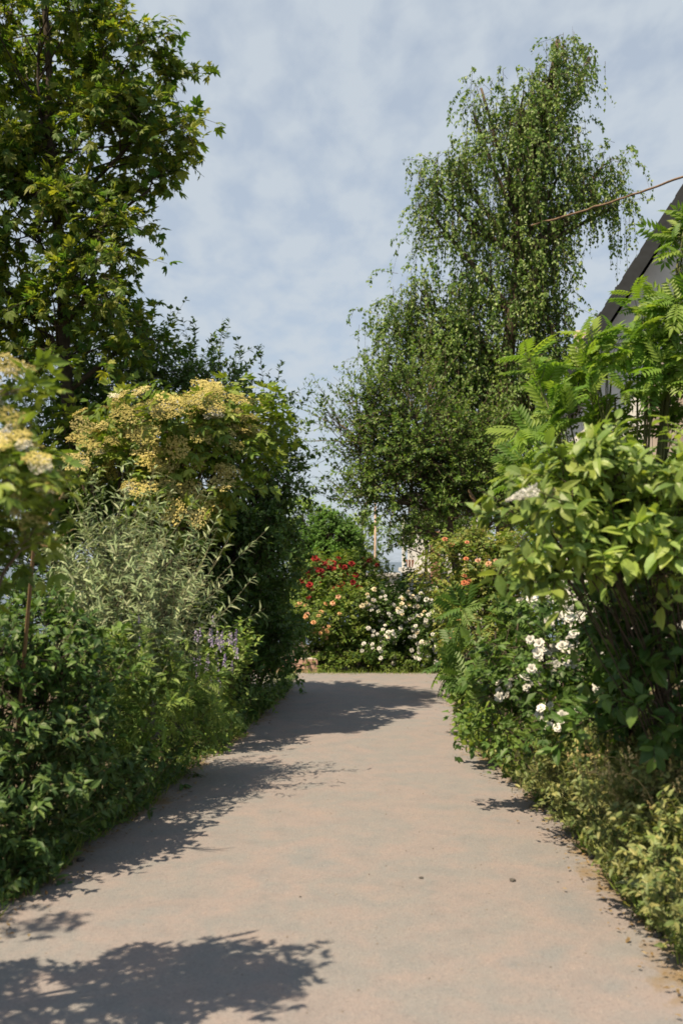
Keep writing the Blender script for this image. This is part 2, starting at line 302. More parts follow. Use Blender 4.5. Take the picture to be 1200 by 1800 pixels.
# ------------------------------------------------------------------ a plant: stems, twigs, foliage
def plant(name, label, cat, base, blobs, Y, leaf, size, mat, seed, lai=4.0, per=9, k=5, twl=0.25, droop=0.25, up=0.3, out=0.7, wild=0.8,
          bark='bark_dark', stem_r=0.02, trunk=None, trunk_r=None, weep=0.0, parts=0, fine=None, cell=16, group=None, crown='foliage', shell=0.5,
          nrm=(0.9, 0.5, 0.6), svar=0.3, twig_r=0.003, stems=True, low=0.35, bigname='leaf', hang=0.0, jit=0.0, spikes=0.0):
    rng = np.random.default_rng(seed); base = np.asarray(base, float)
    root = link(name, None, loc=base, label=label, category=cat, group=group); root.empty_display_size = 0.2
    tm = [LT[l] for l in leaf] if isinstance(leaf, (list, tuple)) else LT[leaf]
    t0 = tm[0] if isinstance(tm, list) else tm
    v = t0[0][t0[1]]; la = 0.5 * np.linalg.norm(np.cross(v[:, 1] - v[:, 0], v[:, 2] - v[:, 0]), axis=1).sum() * size * size
    S = []; D = []; L = []; B = []; OUT = []; CL = []; bc = []
    for b in blobs:
        px, py, rx, ry = b[:4]; by = b[4] if len(b) > 4 and b[4] else Y; lm = b[5] if len(b) > 5 else 1.0
        c = P(px, py, by); rx, ry = rx * by / F, ry * by / F; rd = b[6] if len(b) > 6 else 0.5 * (rx + ry) * 1.05
        R = np.array([rx, rd, ry]); bc.append((c, R))
        nl = LM * lai * lm * math.pi * rx * ry / la; nt = max(3, int(nl / per)); nc = max(2, int(nt / k))
        u = rand_unit(rng, nc * 2); keep = (u[:, 2] > -0.35) | (rng.random(len(u)) < low); u = u[keep][:nc]; nc = len(u)
        r = shell + (1 - shell) * rng.random(nc) ** 0.6; r *= 1 + 0.16 * rng.normal(size=nc)
        cc = c + u * R * r[:, None]; ok = cc[:, 2] > 0.03 + ground_z(by); cc = cc[ok]; u = u[ok]; nc = len(cc)
        if nc == 0: continue
        kk = rng.integers(max(1, k - 2), k + 3, nc); ii = np.repeat(np.arange(nc), kk); m = len(ii)
        o_ = norm(u / R)[ii]
        d = norm(o_ * out + rand_unit(rng, m) * wild + UP * up)
        l = twl * (0.55 + 0.9 * rng.random(m))
        if spikes:
            far = rng.random(m) < spikes; l = np.where(far, l * 2.3, l)
        S.append(cc[ii] + rng.normal(size=(m, 3)) * twl * 0.15); D.append(d); L.append(l); OUT.append(o_); CL.append(cc); B.append(np.full(m, len(bc) - 1))
    S = np.vstack(S); D = np.vstack(D); L = np.concatenate(L); OUT = np.vstack(OUT)
    wv = np.clip(weep * (0.25 + 1.15 * rng.random(len(S))), 0, 0.95)
    def curve(t, i):
        t = t[:, None]; l = L[i][:, None]
        if weep: w_ = wv[i][:, None]; return S[i] + D[i] * l * 0.8 * (1 - (1 - t) ** 2) * (1 - w_) - UP * l * w_ * t ** 1.3
        return S[i] + D[i] * l * t - UP * droop * l * t * t
    def tang(t, i):
        t = t[:, None]
        if weep: w_ = wv[i][:, None]; return norm(D[i] * 1.6 * (1 - t) * (1 - w_) - UP * w_ * (1.3 * t ** 0.3) + D[i] * 0.02)
        return norm(D[i] - UP * 2 * droop * t)
    n = len(S); nper = np.maximum(2, np.round(per * L / L.mean() * (0.7 + 0.6 * rng.random(n)))).astype(int)
    i = np.repeat(np.arange(n), nper); t = 0.12 + 0.88 * rng.random(len(i)) ** 0.85
    pos = curve(t, i); tg = tang(t, i)
    pos = pos + rng.normal(size=pos.shape) * jit
    sd = norm(np.cross(tg, rand_unit(rng, len(i))))
    d = norm(tg * 0.55 + sd * 0.85 - UP * hang)
    nn = norm(UP * nrm[0] * 0.45 + np.array(sun_dir) * 0.6 + OUT[i] * nrm[1] + rand_unit(rng, len(i)) * nrm[2])
    s = size * (1 - svar + 2 * svar * rng.random(len(i)))
    ok = pos[:, 2] > 0.01 + np.array([ground_z(q) for q in (pos[:, 1] if Y > 17 else [])] or [0.0])
    pos, d, nn, s = pos[ok], d[ok], nn[ok], s[ok]
    if parts:
        sel = visible_first(pos, s, parts, cell); mask = np.ones(len(pos), bool); mask[sel] = False
        fm = [mesh_arrays('leaf', LT[f][0], LT[f][1], mat) for f in ([fine] if isinstance(fine, str) else fine)]
        for q, j in enumerate(sel): place(bigname, fm[q % len(fm)], root, base, pos[j], d[j], nn[j], s[j])
        pos, d, nn, s = pos[mask], d[mask], nn[mask], s[mask]
    link(crown, leaf_mesh(crown, tm, pos, d, nn, s, mat, rng, base), root, kind='stuff')
    # twigs
    nt = n; tt = [0.0, 0.5, 1.0]; ring = []
    th = np.arange(3) * 2 * math.pi / 3
    for a_ in tt:
        ta = np.full(nt, a_); p = curve(ta, np.arange(nt)); g = tang(ta, np.arange(nt)); a = norm(np.cross(g, np.array([0.3, 0.8, 0.52]))); b = np.cross(g, a)
        r = twig_r * (1.15 - 0.8 * a_)
        ring.append(p[:, None] + r * (np.cos(th)[None, :, None] * a[:, None] + np.sin(th)[None, :, None] * b[:, None]))
    V = np.stack(ring, 1).reshape(-1, 3); ft = []
    for a_ in range(2):
        for j in range(3):
            q = (j + 1) % 3; ft += [(a_ * 3 + j, a_ * 3 + q, a_ * 3 + 3 + q), (a_ * 3 + j, a_ * 3 + 3 + q, a_ * 3 + 3 + j)]
    T = (np.array(ft)[None] + (np.arange(nt) * 9)[:, None, None]).reshape(-1, 3)
    link('twigs', mesh_arrays('twigs', V - base, T, M[bark]), root, kind='stuff')
    # stems / trunk and limbs
    if stems:
        mb = MB(); tb = MB(); r0 = trunk_r or stem_r
        if trunk is not None:
            tp = np.array(trunk, float); q = np.linspace(0, 1, 14); x = np.linspace(0, 1, len(tp))
            tp = np.stack([np.interp(q, x, tp[:, a]) for a in range(3)], 1); tp[1:-1] += rng.normal(size=(12, 3)) * r0 * 0.35
            tb.tube(tp, r0 * (1.15 - 0.85 * q), 9)
        for (c, R), cl in zip(bc, CL):
            if trunk is not None:
                dd = np.linalg.norm(tp - (c - UP * 0.5 * np.linalg.norm(c - tp.mean(0))), axis=1); j = min(int(np.argmin(dd)), 12); a = tp[j]; ra = r0 * (1.15 - 0.85 * q[j]) * 0.55
            else: a = base + np.array([*(rng.normal(size=2) * stem_r * 3), -0.02]); ra = stem_r
            f = np.linspace(0, 1, 7)[:, None]; mid = 0.5 * (a + c) + UP * 0.12 * np.linalg.norm(c - a) * (1 if trunk is None else -0.3) + rng.normal(size=3) * 0.06
            path = (1 - f) ** 2 * a + 2 * f * (1 - f) * mid + f * f * c
            if trunk is None: path[:, 2] = np.maximum(path[:, 2], np.linspace(base[2] - 0.02, c[2], 7) * 0.6)
            mb.tube(path, np.linspace(ra, ra * 0.45, 7), 6)
            m = min(len(cl), max(3, len(cl) // 2))
            for e in cl[rng.choice(len(cl), m, replace=False)]:
                st = path[rng.integers(3, 7)]; g = np.linspace(0, 1, 4)[:, None]; md = 0.5 * (st + e) + rng.normal(size=3) * 0.05 * np.linalg.norm(e - st)
                mb.tube((1 - g) ** 2 * st + 2 * g * (1 - g) * md + g * g * e, np.linspace(max(ra * 0.4, twig_r), twig_r, 4), 4, False)
        if trunk is not None:
            tb.build('trunk', M[bark], root, base, True); mb.build('limbs', M[bark], root, base, True)
        else: mb.build('stems', M[bark], root, base, True)
    tip = curve(np.ones(n), np.arange(n))
    return dict(root=root, base=base, tips=tip, tdir=tang(np.ones(n), np.arange(n)), out=OUT, rng=rng)

# ------------------------------------------------------------------ flowers (shared meshes)
def rose_mesh(mat, seed):
    rng = np.random.default_rng(seed); parts = []
    for ring, (k, rr, tilt, ln) in enumerate(((6, 0.10, 0.25, 0.50), (5, 0.07, 0.8, 0.44), (4, 0.03, 1.7, 0.34))):
        for j in range(k):
            a = j * 2 * math.pi / k + ring * 0.5 + rng.normal() * 0.12; c, s = math.cos(a), math.sin(a)
            w = ln * 0.5 * (0.9 + 0.25 * rng.random()); ct, st = math.cos(tilt), math.sin(tilt); loc = [(0, 0, 0), (0.5, w, 0.05), (0.55, -w, 0.05), (0.95, w * 0.55, -0.08), (1.0, -w * 0.5, -0.08)]
            V = []
            for x, y, z in loc:
                xx = rr + ln * (x * ct - z * st); zz_ = ln * (x * st + z * ct) * 0.9 + ring * 0.03
                V.append((xx * c - y * s, xx * s + y * c, zz_))
            parts.append((np.array(V), np.array([(0, 2, 1), (1, 2, 4), (1, 4, 3)])))
    V, T = merge(parts); return mesh_arrays('flower', V, T, mat)
def umbel_mesh(mat, seed, n=230, flat=0.3):
    rng = np.random.default_rng(seed); out = []
    for i in range(n):
        r = 0.5 * math.sqrt(rng.random()) * (0.85 + 0.3 * rng.random()); a = rng.random() * 6.283
        z = flat * (0.25 - r * r) + 0.05 * rng.random() + 0.045 * math.sin(9 * r + 3 * math.cos(3 * a)); s = 0.024 + 0.024 * rng.random(); ph = rng.random() * 6.28
        c = np.array([r * math.cos(a), r * math.sin(a), z]); V = [c + np.array([math.cos(ph + q) * s, math.sin(ph + q) * s, rng.normal() * 0.012]) for q in (0, 1.57, 3.14, 4.71)]
        out.append((np.array(V), np.array([(0, 1, 2), (0, 2, 3)])))
    for j in range(7):
        a = j * 0.9; e = np.array([0.3 * math.cos(a), 0.3 * math.sin(a), 0.0]); out.append((np.array([(0.008, 0, -0.35), (-0.008, 0.004, -0.35), e]), np.array([(0, 1, 2)])))
    V, T = merge(out); return mesh_arrays('flower_cluster', V, T, mat)
def spike_mesh(mat, seed, n=90, r=0.12, name='flower_spike', bend=0.0, fs=0.05):
    rng = np.random.default_rng(seed); out = []
    for i in range(n):
        z = rng.random(); a = rng.random() * 6.283; rr = r * (1.05 - z ** 1.5) * (0.55 + 0.6 * rng.random()); s = fs * (0.7 + 0.7 * rng.random())
        c = np.array([z, rr * math.cos(a), rr * math.sin(a) - bend * z * z]); e1, e2 = rand_unit(rng, 2); V = [c + e1 * s, c + e2 * s, c - e1 * s, c - e2 * s]
        out.append((np.array(V), np.array([(0, 1, 2), (0, 2, 3)])))
    V, T = merge(out); return mesh_arrays(name, V, T, mat)
def flowers(pl, meshes, regions, size, name='flower', seed=1, front=True, label=None, min_gap=0.5, toward=0.6, axis=False, lift=0.03):
    """blooms on sprig tips; regions = [(px,py,rx,ry,count)]"""
    rng = np.random.default_rng(seed); tips, od = pl['tips'], pl['out']; x, y, z = proj(tips); used = []
    for (px, py, rx, ry, cnt) in regions:
        m = ((x - px) / rx) ** 2 + ((y - py) / ry) ** 2 < 1; idx = np.nonzero(m)[0]
        if len(idx) == 0: continue
        zz_ = z[idx]; score = zz_ + rng.random(len(idx)) * (np.ptp(zz_) * 0.35 + 0.01) - 0.2 * (od[idx] @ np.array(sun_dir)); idx = idx[np.argsort(score)]
        got = 0
        for j in idx:
            sz = size * (0.75 + 0.5 * rng.random())
            if any(np.linalg.norm(tips[j] - u) < sz * min_gap for u in used): continue
            nd = norm(UP * 0.7 + od[j] * 0.5 + np.array([0, -1, 0]) * toward + rand_unit(rng, 1)[0] * 0.45)
            md = meshes[rng.integers(0, len(meshes))]; p = tips[j] + nd * sz * 0.1 + (np.array([0, -1, 0.25]) + np.array(sun_dir)) * lift
            if axis: place(name, md, pl['root'], pl['base'], p, norm(UP * 1.0 + pl['tdir'][j] * 0.6), rand_unit(rng, 1)[0], sz)
            else: place(name, md, pl['root'], pl['base'], p, norm(np.cross(nd, rand_unit(rng, 1)[0])), nd, sz)
            used.append(tips[j]); got += 1
            if got >= cnt: break
ROSE = {c: [rose_mesh(M[c], 3 + i) for i in range(2)] for c in ('white', 'cream', 'peach', 'orange', 'red')}
UMB = [umbel_mesh(M['umbel'], 5 + i) for i in range(3)]; UMBW = [umbel_mesh(M['umbel_white'], 15 + i) for i in range(2)]

# ------------------------------------------------------------------ setting: ground, lane, sea
gm = plain('garden_soil', (0.12, 0.095, 0.06), (0.05, 0.042, 0.028), 3.0, 0.95, 0.6)
def sheet(name, xs, ys, zf, mat):
    V = [(x, y, zf(x, y)) for y in ys for x in xs]; nx = len(xs)
    T = [t for j in range(len(ys) - 1) for i in range(nx - 1) for t in ((j * nx + i, j * nx + i + 1, (j + 1) * nx + i + 1), (j * nx + i, (j + 1) * nx + i + 1, (j + 1) * nx + i))]
    return link(name, mesh_arrays(name, np.array(V), np.array(T), mat, smooth=True), kind='structure')
sheet('ground', list(np.linspace(-160, 160, 33)), [-40, -20, 0, 10] + list(np.linspace(16, 110, 40)), lambda x, y: ground_z(y), gm)
wm, t, N = new_mat('sea_water')
p = N('ShaderNodeBsdfPrincipled'); p.inputs['Base Color'].default_value = (0.05, 0.075, 0.10, 1); p.inputs['Roughness'].default_value = 0.35
nzz = N('ShaderNodeTexNoise'); nzz.inputs['Scale'].default_value = 0.4; bb = N('ShaderNodeBump'); bb.inputs['Strength'].default_value = 0.6; bb.inputs['Distance'].default_value = 0.5
geo = N('ShaderNodeNewGeometry'); t.links.new(geo.outputs['Position'], nzz.inputs['Vector']); t.links.new(nzz.outputs['Fac'], bb.inputs['Height']); t.links.new(bb.outputs[0], p.inputs['Normal'])
o = N('ShaderNodeOutputMaterial'); t.links.new(p.outputs[0], o.inputs[0])
sheet('sea', [-8000, -2000, 0, 2000, 8000], [60, 500, 3000, 9000], lambda x, y: -14.0, wm)

LEFT = [(-60, 1665), (0, 1600), (80, 1555), (130, 1500), (190, 1462), (280, 1405), (330, 1350), (395, 1312), (430, 1285), (470, 1245), (505, 1215), (516, 1192)]
RIGHT = [(1290, 1790), (1200, 1690), (1120, 1605), (1040, 1505), (990, 1440), (935, 1395), (850, 1330), (822, 1262), (803, 1215), (790, 1192)]
LP = np.array([G(*q)[:2] for q in LEFT]); RP = np.array([G(*q)[:2] for q in RIGHT])
def lx(y): return float(np.interp(y, LP[:, 1], LP[:, 0]))
def rx_(y): return float(np.interp(y, RP[:, 1], RP[:, 0]))
YEND = 14.05
pm, t, N = new_mat('worn_pinkish_asphalt')
geo = N('ShaderNodeNewGeometry')
def noise(sc, det=4, ro=0.6):
    n = N('ShaderNodeTexNoise'); n.inputs['Scale'].default_value = sc; n.inputs['Detail'].default_value = det; n.inputs['Roughness'].default_value = ro
    t.links.new(geo.outputs['Position'], n.inputs['Vector']); return n
n1 = noise(1.6, 6); n2 = noise(5.0, 6); n3 = noise(90, 3, 0.7); vo = N('ShaderNodeTexVoronoi'); vo.inputs['Scale'].default_value = 110; t.links.new(geo.outputs['Position'], vo.inputs['Vector'])
def ramp(fac, stops):
    r = N('ShaderNodeValToRGB'); e = r.color_ramp.elements; e[0].position, e[0].color = stops[0][0], (*stops[0][1], 1); e[1].position, e[1].color = stops[-1][0], (*stops[-1][1], 1)
    for q, c in stops[1:-1]: k = e.new(q); k.color = (*c, 1)
    t.links.new(fac, r.inputs[0]); return r
c1 = ramp(n1.outputs['Fac'], [(0.3, (0.166, 0.172, 0.182)), (0.44, (0.202, 0.181, 0.182)), (0.56, (0.176, 0.176, 0.182)), (0.7, (0.208, 0.183, 0.182))])
c2 = ramp(n2.outputs['Fac'], [(0.3, (0.90, 0.92, 0.93)), (0.5, (1, 1, 1)), (0.72, (1.07, 1.02, 0.99))])
c3 = ramp(vo.outputs['Color'], [(0.05, (0.62, 0.62, 0.65)), (0.35, (0.97, 0.97, 0.97)), (0.8, (1.05, 1.04, 1.03)), (0.97, (1.4, 1.36, 1.3))])
m1 = N('ShaderNodeMixRGB', blend_type='MULTIPLY'); m1.inputs[0].default_value = 1; t.links.new(c1.outputs[0], m1.inputs[1]); t.links.new(c2.outputs[0], m1.inputs[2])
m2 = N('ShaderNodeMixRGB', blend_type='MULTIPLY'); m2.inputs[0].default_value = 0.5; t.links.new(m1.outputs[0], m2.inputs[1]); t.links.new(c3.outputs[0], m2.inputs[2])
bp = N('ShaderNodeBump'); bp.inputs['Strength'].default_value = 0.35; bp.inputs['Distance'].default_value = 0.006
ad = N('ShaderNodeMath', operation='ADD'); t.links.new(n3.outputs['Fac'], ad.inputs[0]); t.links.new(vo.outputs['Distance'], ad.inputs[1]); t.links.new(ad.outputs[0], bp.inputs['Height'])
ea = N('ShaderNodeAttribute', attribute_name='edge'); n5 = noise(7.0, 6, 0.65); es = N('ShaderNodeMath', operation='ADD'); t.links.new(ea.outputs['Fac'], es.inputs[0]); t.links.new(n5.outputs['Fac'], es.inputs[1])
er = ramp(es.outputs[0], [(0.62, (1, 1, 1)), (0.85, (0, 0, 0))]); m3 = N('ShaderNodeMixRGB'); t.links.new(er.outputs[0], m3.inputs[0]); t.links.new(m2.outputs[0], m3.inputs[1]); m3.inputs[2].default_value = (0.17, 0.13, 0.085, 1)
p = N('ShaderNodeBsdfPrincipled'); p.inputs['Roughness'].default_value = 0.9; p.inputs['Specular IOR Level'].default_value = 0.2
t.links.new(m3.outputs[0], p.inputs['Base Color']); t.links.new(bp.outputs[0], p.inputs['Normal']); o = N('ShaderNodeOutputMaterial'); t.links.new(p.outputs[0], o.inputs[0])
rg = np.random.default_rng(2)
ys = np.concatenate([np.linspace(-8, 2, 12), np.linspace(2.2, YEND, 150)]); V = []; T = []; ED = []
nx = 25
for j, y in enumerate(ys):
    a = lx(y) - 0.12 + 0.05 * math.sin(y * 5.1) + rg.normal() * 0.03; b = rx_(y) + 0.10 + 0.05 * math.sin(y * 4.3 + 1) + rg.normal() * 0.03
    if y > 12.5: a -= (y - 12.5) * 6; b += (y - 12.5) * 4
    for i in range(nx):
        f = i / (nx - 1); V.append((a + (b - a) * f, y, 0.006 + 0.02 * (1 - (2 * f - 1) ** 2))); ED.append(min(1.0, min(f, 1 - f) * (b - a) * 1.6) if y < 12.4 else 1.0)
for j in range(len(ys) - 1):
    for i in range(nx - 1):
        q = j * nx + i; T += [(q, q + 1, q + nx + 1), (q, q + nx + 1, q + nx)]
lme = mesh_arrays('lane', np.array(V), np.array(T), pm, smooth=True); at_ = lme.attributes.new('edge', 'FLOAT', 'POINT'); at_.data.foreach_set('value', np.array(ED, np.float32))
link('lane', lme, kind='structure')

# ------------------------------------------------------------------ buildings
def rotz(V, c, a):
    V = np.array(V, float) - c; ca, sa = math.cos(a), math.sin(a); R = np.array([[ca, -sa, 0], [sa, ca, 0], [0, 0, 1]]); return V @ R.T + c
M['roof'] = plain('dark_roof_tile', (0.035, 0.036, 0.04), (0.02, 0.02, 0.022), 12, 0.7, 0.3)
M['fascia'] = plain('black_fascia', (0.022, 0.026, 0.03), (0.014, 0.016, 0.018), 12, 0.55)
M['render'] = plain('pale_render', (0.62, 0.62, 0.60), (0.52, 0.52, 0.51), 4, 0.9, 0.2)
M['plank'] = leaf_mat('weathered_plank', [(0.30, 0.25, 0.21), (0.36, 0.29, 0.24), (0.34, 0.31, 0.29)], 0.0, 0.8, 0.2)
M['white_paint'] = plain('white_paint', (0.78, 0.78, 0.76), (0.70, 0.70, 0.69), 6, 0.5)
M['glass'] = plain('window_glass', (0.05, 0.06, 0.07), (0.03, 0.035, 0.04), 2, 0.08, spec=0.6)
M['brick_cream'] = leaf_mat('cream_brick', [(0.55, 0.47, 0.38), (0.62, 0.53, 0.43), (0.58, 0.46, 0.38)], 0.0, 0.9, 0.1)
M['brick_red'] = leaf_mat('red_brick', [(0.36, 0.16, 0.10), (0.44, 0.22, 0.15), (0.40, 0.24, 0.18)], 0.0, 0.9, 0.1)
M['brick_pink'] = leaf_mat('pink_brick', [(0.42, 0.25, 0.20), (0.48, 0.31, 0.25), (0.38, 0.24, 0.20)], 0.0, 0.9, 0.1)
M['mortar'] = plain('mortar', (0.45, 0.42, 0.38), (0.36, 0.34, 0.31), 15, 0.95)
M['deck'] = plain('grey_deck', (0.50, 0.50, 0.49), (0.40, 0.40, 0.40), 9, 0.8)
M['terracotta'] = plain('terracotta', (0.46, 0.20, 0.12), (0.36, 0.15, 0.09), 15, 0.8)
M['pole'] = plain('weathered_pole', (0.46, 0.36, 0.28), (0.36, 0.27, 0.21), 9, 0.8)
M['cable'] = plain('brown_cable', (0.22, 0.15, 0.10), (0.12, 0.08, 0.055), 18, 0.8)

def xf(o, base, ang):
    o.rotation_euler = (0, 0, ang)
# house at right: gable facing the lane, local frame: x to the right along the gable, y into depth, z up
ec = P(1000, 650, 13.0); hb = np.array([ec[0] + 0.45, 13.25, 0.0]); HA = math.radians(-13)
h = link('gabled_house', None, loc=hb, label='house with steep dark gable roof behind the feathery shrub on the right', category='house'); h.rotation_euler = (0, 0, HA)
W_, D_ = 5.2, 4.5; ZE = 4.5; SL = 1.53; ZA = ZE + SL * W_ / 2
mb = MB(); V = []
for y in (0.0, D_): V += [(0, y, -0.05), (W_, y, -0.05), (W_, y, ZE), (W_ / 2, y, ZA), (0, y, ZE)]
T = [(0, 1, 2), (0, 2, 4), (4, 2, 3), (5, 7, 6), (5, 9, 7), (9, 8, 7), (0, 4, 9), (0, 9, 5), (1, 6, 7), (1, 7, 2), (3, 2, 7), (3, 7, 8), (4, 3, 8), (4, 8, 9)]
mb.add(V, T); mb.build('wall', M['render'], h)
ov = 0.42; yo = 0.35
for sg in (-1, 1):
    def rp_(u, dz):  # u 0 at ridge .. 1 at eave edge
        x = W_ / 2 + sg * u * (W_ / 2 + ov); return x, ZA + 0.12 - SL * u * (W_ / 2 + ov) + dz
    mb = MB(); (x0, z0), (x1, z1) = rp_(0, 0), rp_(1, 0)
    V = [(x0, -yo, z0), (x1, -yo, z1), (x1, D_ + yo, z1), (x0, D_ + yo, z0)]; V += [(a, b, c + 0.14) for a, b, c in V]
    q = [(0, 1, 2, 3), (4, 7, 6, 5), (0, 4, 5, 1), (1, 5, 6, 2), (2, 6, 7, 3), (3, 7, 4, 0)]
    mb.add(V, [t_ for a in q for t_ in ((a[0], a[1], a[2]), (a[0], a[2], a[3]))]); ro = mb.build('roof', M['roof'], h)
    mb = MB(); V = []
    for yy in (-yo - 0.05, -yo - 0.008): V += [(x0, yy, z0 - 0.12), (x1, yy, z1 - 0.12), (x1, yy, z1 + 0.18), (x0, yy, z0 + 0.18)]
    mb.add(V, [t_ for a in [(0, 1, 2, 3), (7, 6, 5, 4), (0, 4, 5, 1), (1, 5, 6, 2), (2, 6, 7, 3), (3, 7, 4, 0)] for t_ in ((a[0], a[1], a[2]), (a[0], a[2], a[3]))])
    mb.build('bargeboard', M['fascia'], h)
    tl = MB(); tl.box(-0.15, 0.15, -0.17, 0.17, 0, 0.03)
    tme = None
    for r_ in range(13):
        for c_ in range(15):
            u = (r_ + 0.7) / 13.4; x, z = rp_(u, 0.155)
            if tme is None: o = tl.build('tile', M['roof'], ro); tme = o.data
            else: o = link('tile', tme, ro)
            o.location = (x, -yo + 0.18 + c_ * 0.34, z); o.rotation_euler = (0, sg * math.atan(SL), 0)
# plank panel and white window on the gable
pk = MB(); pk.box(-0.048, 0.048, -0.03, -0.004, -0.8, 0.8); pme = None
for i in range(15):
    if pme is None: o = pk.build('plank', M['plank'], h); pme = o.data
    else: o = link('plank', pme, h)
    o.location = (0.62 + i * 0.103, 0, 3.45 + 0.012 * ((i * 7) % 3))
wf = MB(); wx0, wx1, wz0, wz1 = 2.25, 3.25, 3.0, 4.3
wf.box(wx0, wx0 + .08, -.05, -.005, wz0, wz1); wf.box(wx1 - .08, wx1, -.05, -.005, wz0, wz1); wf.box(wx0 + .08, wx1 - .08, -.05, -.005, wz1 - .08, wz1); wf.box(wx0 + .08, wx1 - .08, -.05, -.005, wz0, wz0 + .08); wf.box(2.72, 2.78, -.045, -.005, wz0 + .08, wz1 - .08)
win = wf.build('window', M['white_paint'], h); pg = MB(); pg.box(wx0 + .08, wx1 - .08, -.02, -.003, wz0 + .08, wz1 - .08); pg.build('pane', M['glass'], win)

def brick_block(parent, x0, x1, y0, y1, z0, z1, mat, bl=0.22, bh=0.065, core='core'):
    """brick shell over a mortar core; bricks are parts"""
    mb = MB(); mb.box(x0 + .012, x1 - .012, y0 + .012, y1 - .012, z0, z1 - 0.03); mb.build(core, M['mortar'], parent)
    cache = {}
    def brick(cx, cy, cz, lx_, ly_):
        key = (round(lx_, 3), round(ly_, 3))
        if key not in cache:
            b = MB(); b.box(-lx_ / 2, lx_ / 2, -ly_ / 2, ly_ / 2, -bh / 2, bh / 2); cache[key] = mesh_arrays('brick', np.vstack(b.V), np.vstack(b.T), mat)
        o = link('brick', cache[key], parent); o.location = (cx, cy, cz)
    z = z0 + bh / 2; r = 0; ly = y1 - y0
    while z + bh / 2 <= z1 + 0.01:
        n = max(1, round((x1 - x0) / bl)); wdt = (x1 - x0) / n
        edges = [x0] + [x0 + wdt * (i + (0.5 if r % 2 else 1)) for i in range(n if r % 2 else n - 1)] + [x1]
        for a, b in zip(edges[:-1], edges[1:]):
            if ly < 0.6: brick((a + b) / 2, (y0 + y1) / 2, z, b - a - 0.012, ly)
            else: brick((a + b) / 2, y0 + 0.05, z, b - a - 0.012, 0.1)
        z += bh + 0.011; r += 1
# second house with chimney behind
b2 = np.array([P(985, 700, 23)[0], 23.0, ground_z(23)])
h2 = link('white_house', None, loc=b2, label='white house mostly hidden behind the dark roof, pale brick chimney showing', category='house'); h2.rotation_euler = (0, 0, math.radians(-14))
zt = P(990, 640, 23)[2] - b2[2]
V = []
for y in (0.0, 5.0): V += [(0, y, -0.4), (6, y, -0.4), (6, y, zt - 1.2), (3, y, zt + 2.4 - 1.2), (0, y, zt - 1.2)]
mb = MB(); mb.add(V, T); mb.build('wall', M['white_paint'], h2)
for sg in (-1, 1):
    mb = MB(); x1 = 3 + sg * 3.3; z1 = zt + 1.28 - 1.2 * 3.3 * 0.8 * 1.25 * 0.8; z0 = zt + 1.3
    z1 = z0 - 0.8 * 3.3
    V = [(3, -.2, z0), (x1, -.2, z1), (x1, 5.2, z1), (3, 5.2, z0)]; V += [(a, b, c + 0.15) for a, b, c in V]
    q = [(0, 1, 2, 3), (4, 7, 6, 5), (0, 4, 5, 1), (1, 5, 6, 2), (2, 6, 7, 3), (3, 7, 4, 0)]
    mb.add(V, [t_ for a in q for t_ in ((a[0], a[1], a[2]), (a[0], a[2], a[3]))]); rf = mb.build('roof', M['roof'], h2)
    V2 = [(3, -.26, z0 - .1), (x1, -.26, z1 - .1), (x1, -.26, z1 + .17), (3, -.26, z0 + .17)]; V2 += [(a, -.205, c) for a, b, c in V2]
    mb = MB(); mb.add(V2, [t_ for a in q for t_ in ((a[0], a[1], a[2]), (a[0], a[2], a[3]))]); mb.build('bargeboard', M['white_paint'], h2)
ch = link('chimney', None, h2); cx0 = P(1001, 600, 23.3)[0] - b2[0]
brick_block(ch, cx0, cx0 + 0.5, 0.5, 1.0, zt - 1.0, P(1010, 578, 23.3)[2] - b2[2], M['brick_cream'])

# balcony house far down the slope
YB = 36.0; gb = ground_z(YB); zd = P(720, 998, YB)[2]
xl, xr = P(702, 0, YB)[0], P(775, 0, YB)[0]
b3 = np.array([xl, YB, gb])
h3 = link('balcony_house', None, loc=b3, label='far pale house with white balcony on posts beyond the rose bed', category='house')
mb = MB(); mb.box(0.75, 3.4, 1.9, 7.5, -0.3, zd - gb + 2.7); mb.build('wall', M['render'], h3)
mb = MB(); mb.box(-0.5 + .75, 3.7, 1.6, 7.8, zd - gb + 2.7, zd - gb + 2.85); mb.build('roof', M['roof'], h3)
wf = MB(); wf.box(0.95, 1.6, 1.86, 1.897, zd - gb + 0.1, zd - gb + 2.1); w3 = wf.build('balcony_door', M['white_paint'], h3)
wf = MB(); wf.box(1.05, 1.5, 1.83, 1.858, zd - gb + 0.5, zd - gb + 2.0); wf.build('pane', M['glass'], w3)
mb = MB(); mb.box(0, 1.9, 0, 1.89, zd - gb - 0.14, zd - gb); dk = mb.build('balcony_deck', M['deck'], h3)
mb = MB(); mb.box(-0.01, 1.91, -0.03, -0.002, zd - gb - 0.2, zd - gb + 0.01); mb.build('fascia', M['white_paint'], dk)
for x, zt_ in ((0.08, 1.9), (1.75, 1.0)):
    mb = MB(); mb.box(x - .05, x + .05, 0.02, 0.12, zd - gb + 0.002, zd - gb + zt_); mb.build('railing_post', M['white_paint'], h3)
mb = MB(); mb.box(0.131, 1.699, 0.04, 0.09, zd - gb + 0.92, zd - gb + 0.98); mb.build('handrail', M['white_paint'], h3)
bal = MB(); bal.box(-.016, .016, .05, .08, 0.003, 0.918); bme = None
for i in range(13):
    o = bal.build('baluster', M['white_paint'], h3) if bme is None else link('baluster', bme, h3); bme = o.data; o.location = (0.25 + i * 0.11, 0, zd - gb)
for x in (0.12, 0.95):
    mb = MB(); mb.tube([(x, .15, -0.3), (x, .15, zd - gb - 0.142)], [0.09, 0.09], 10); mb.build('column', M['white_paint'], h3)
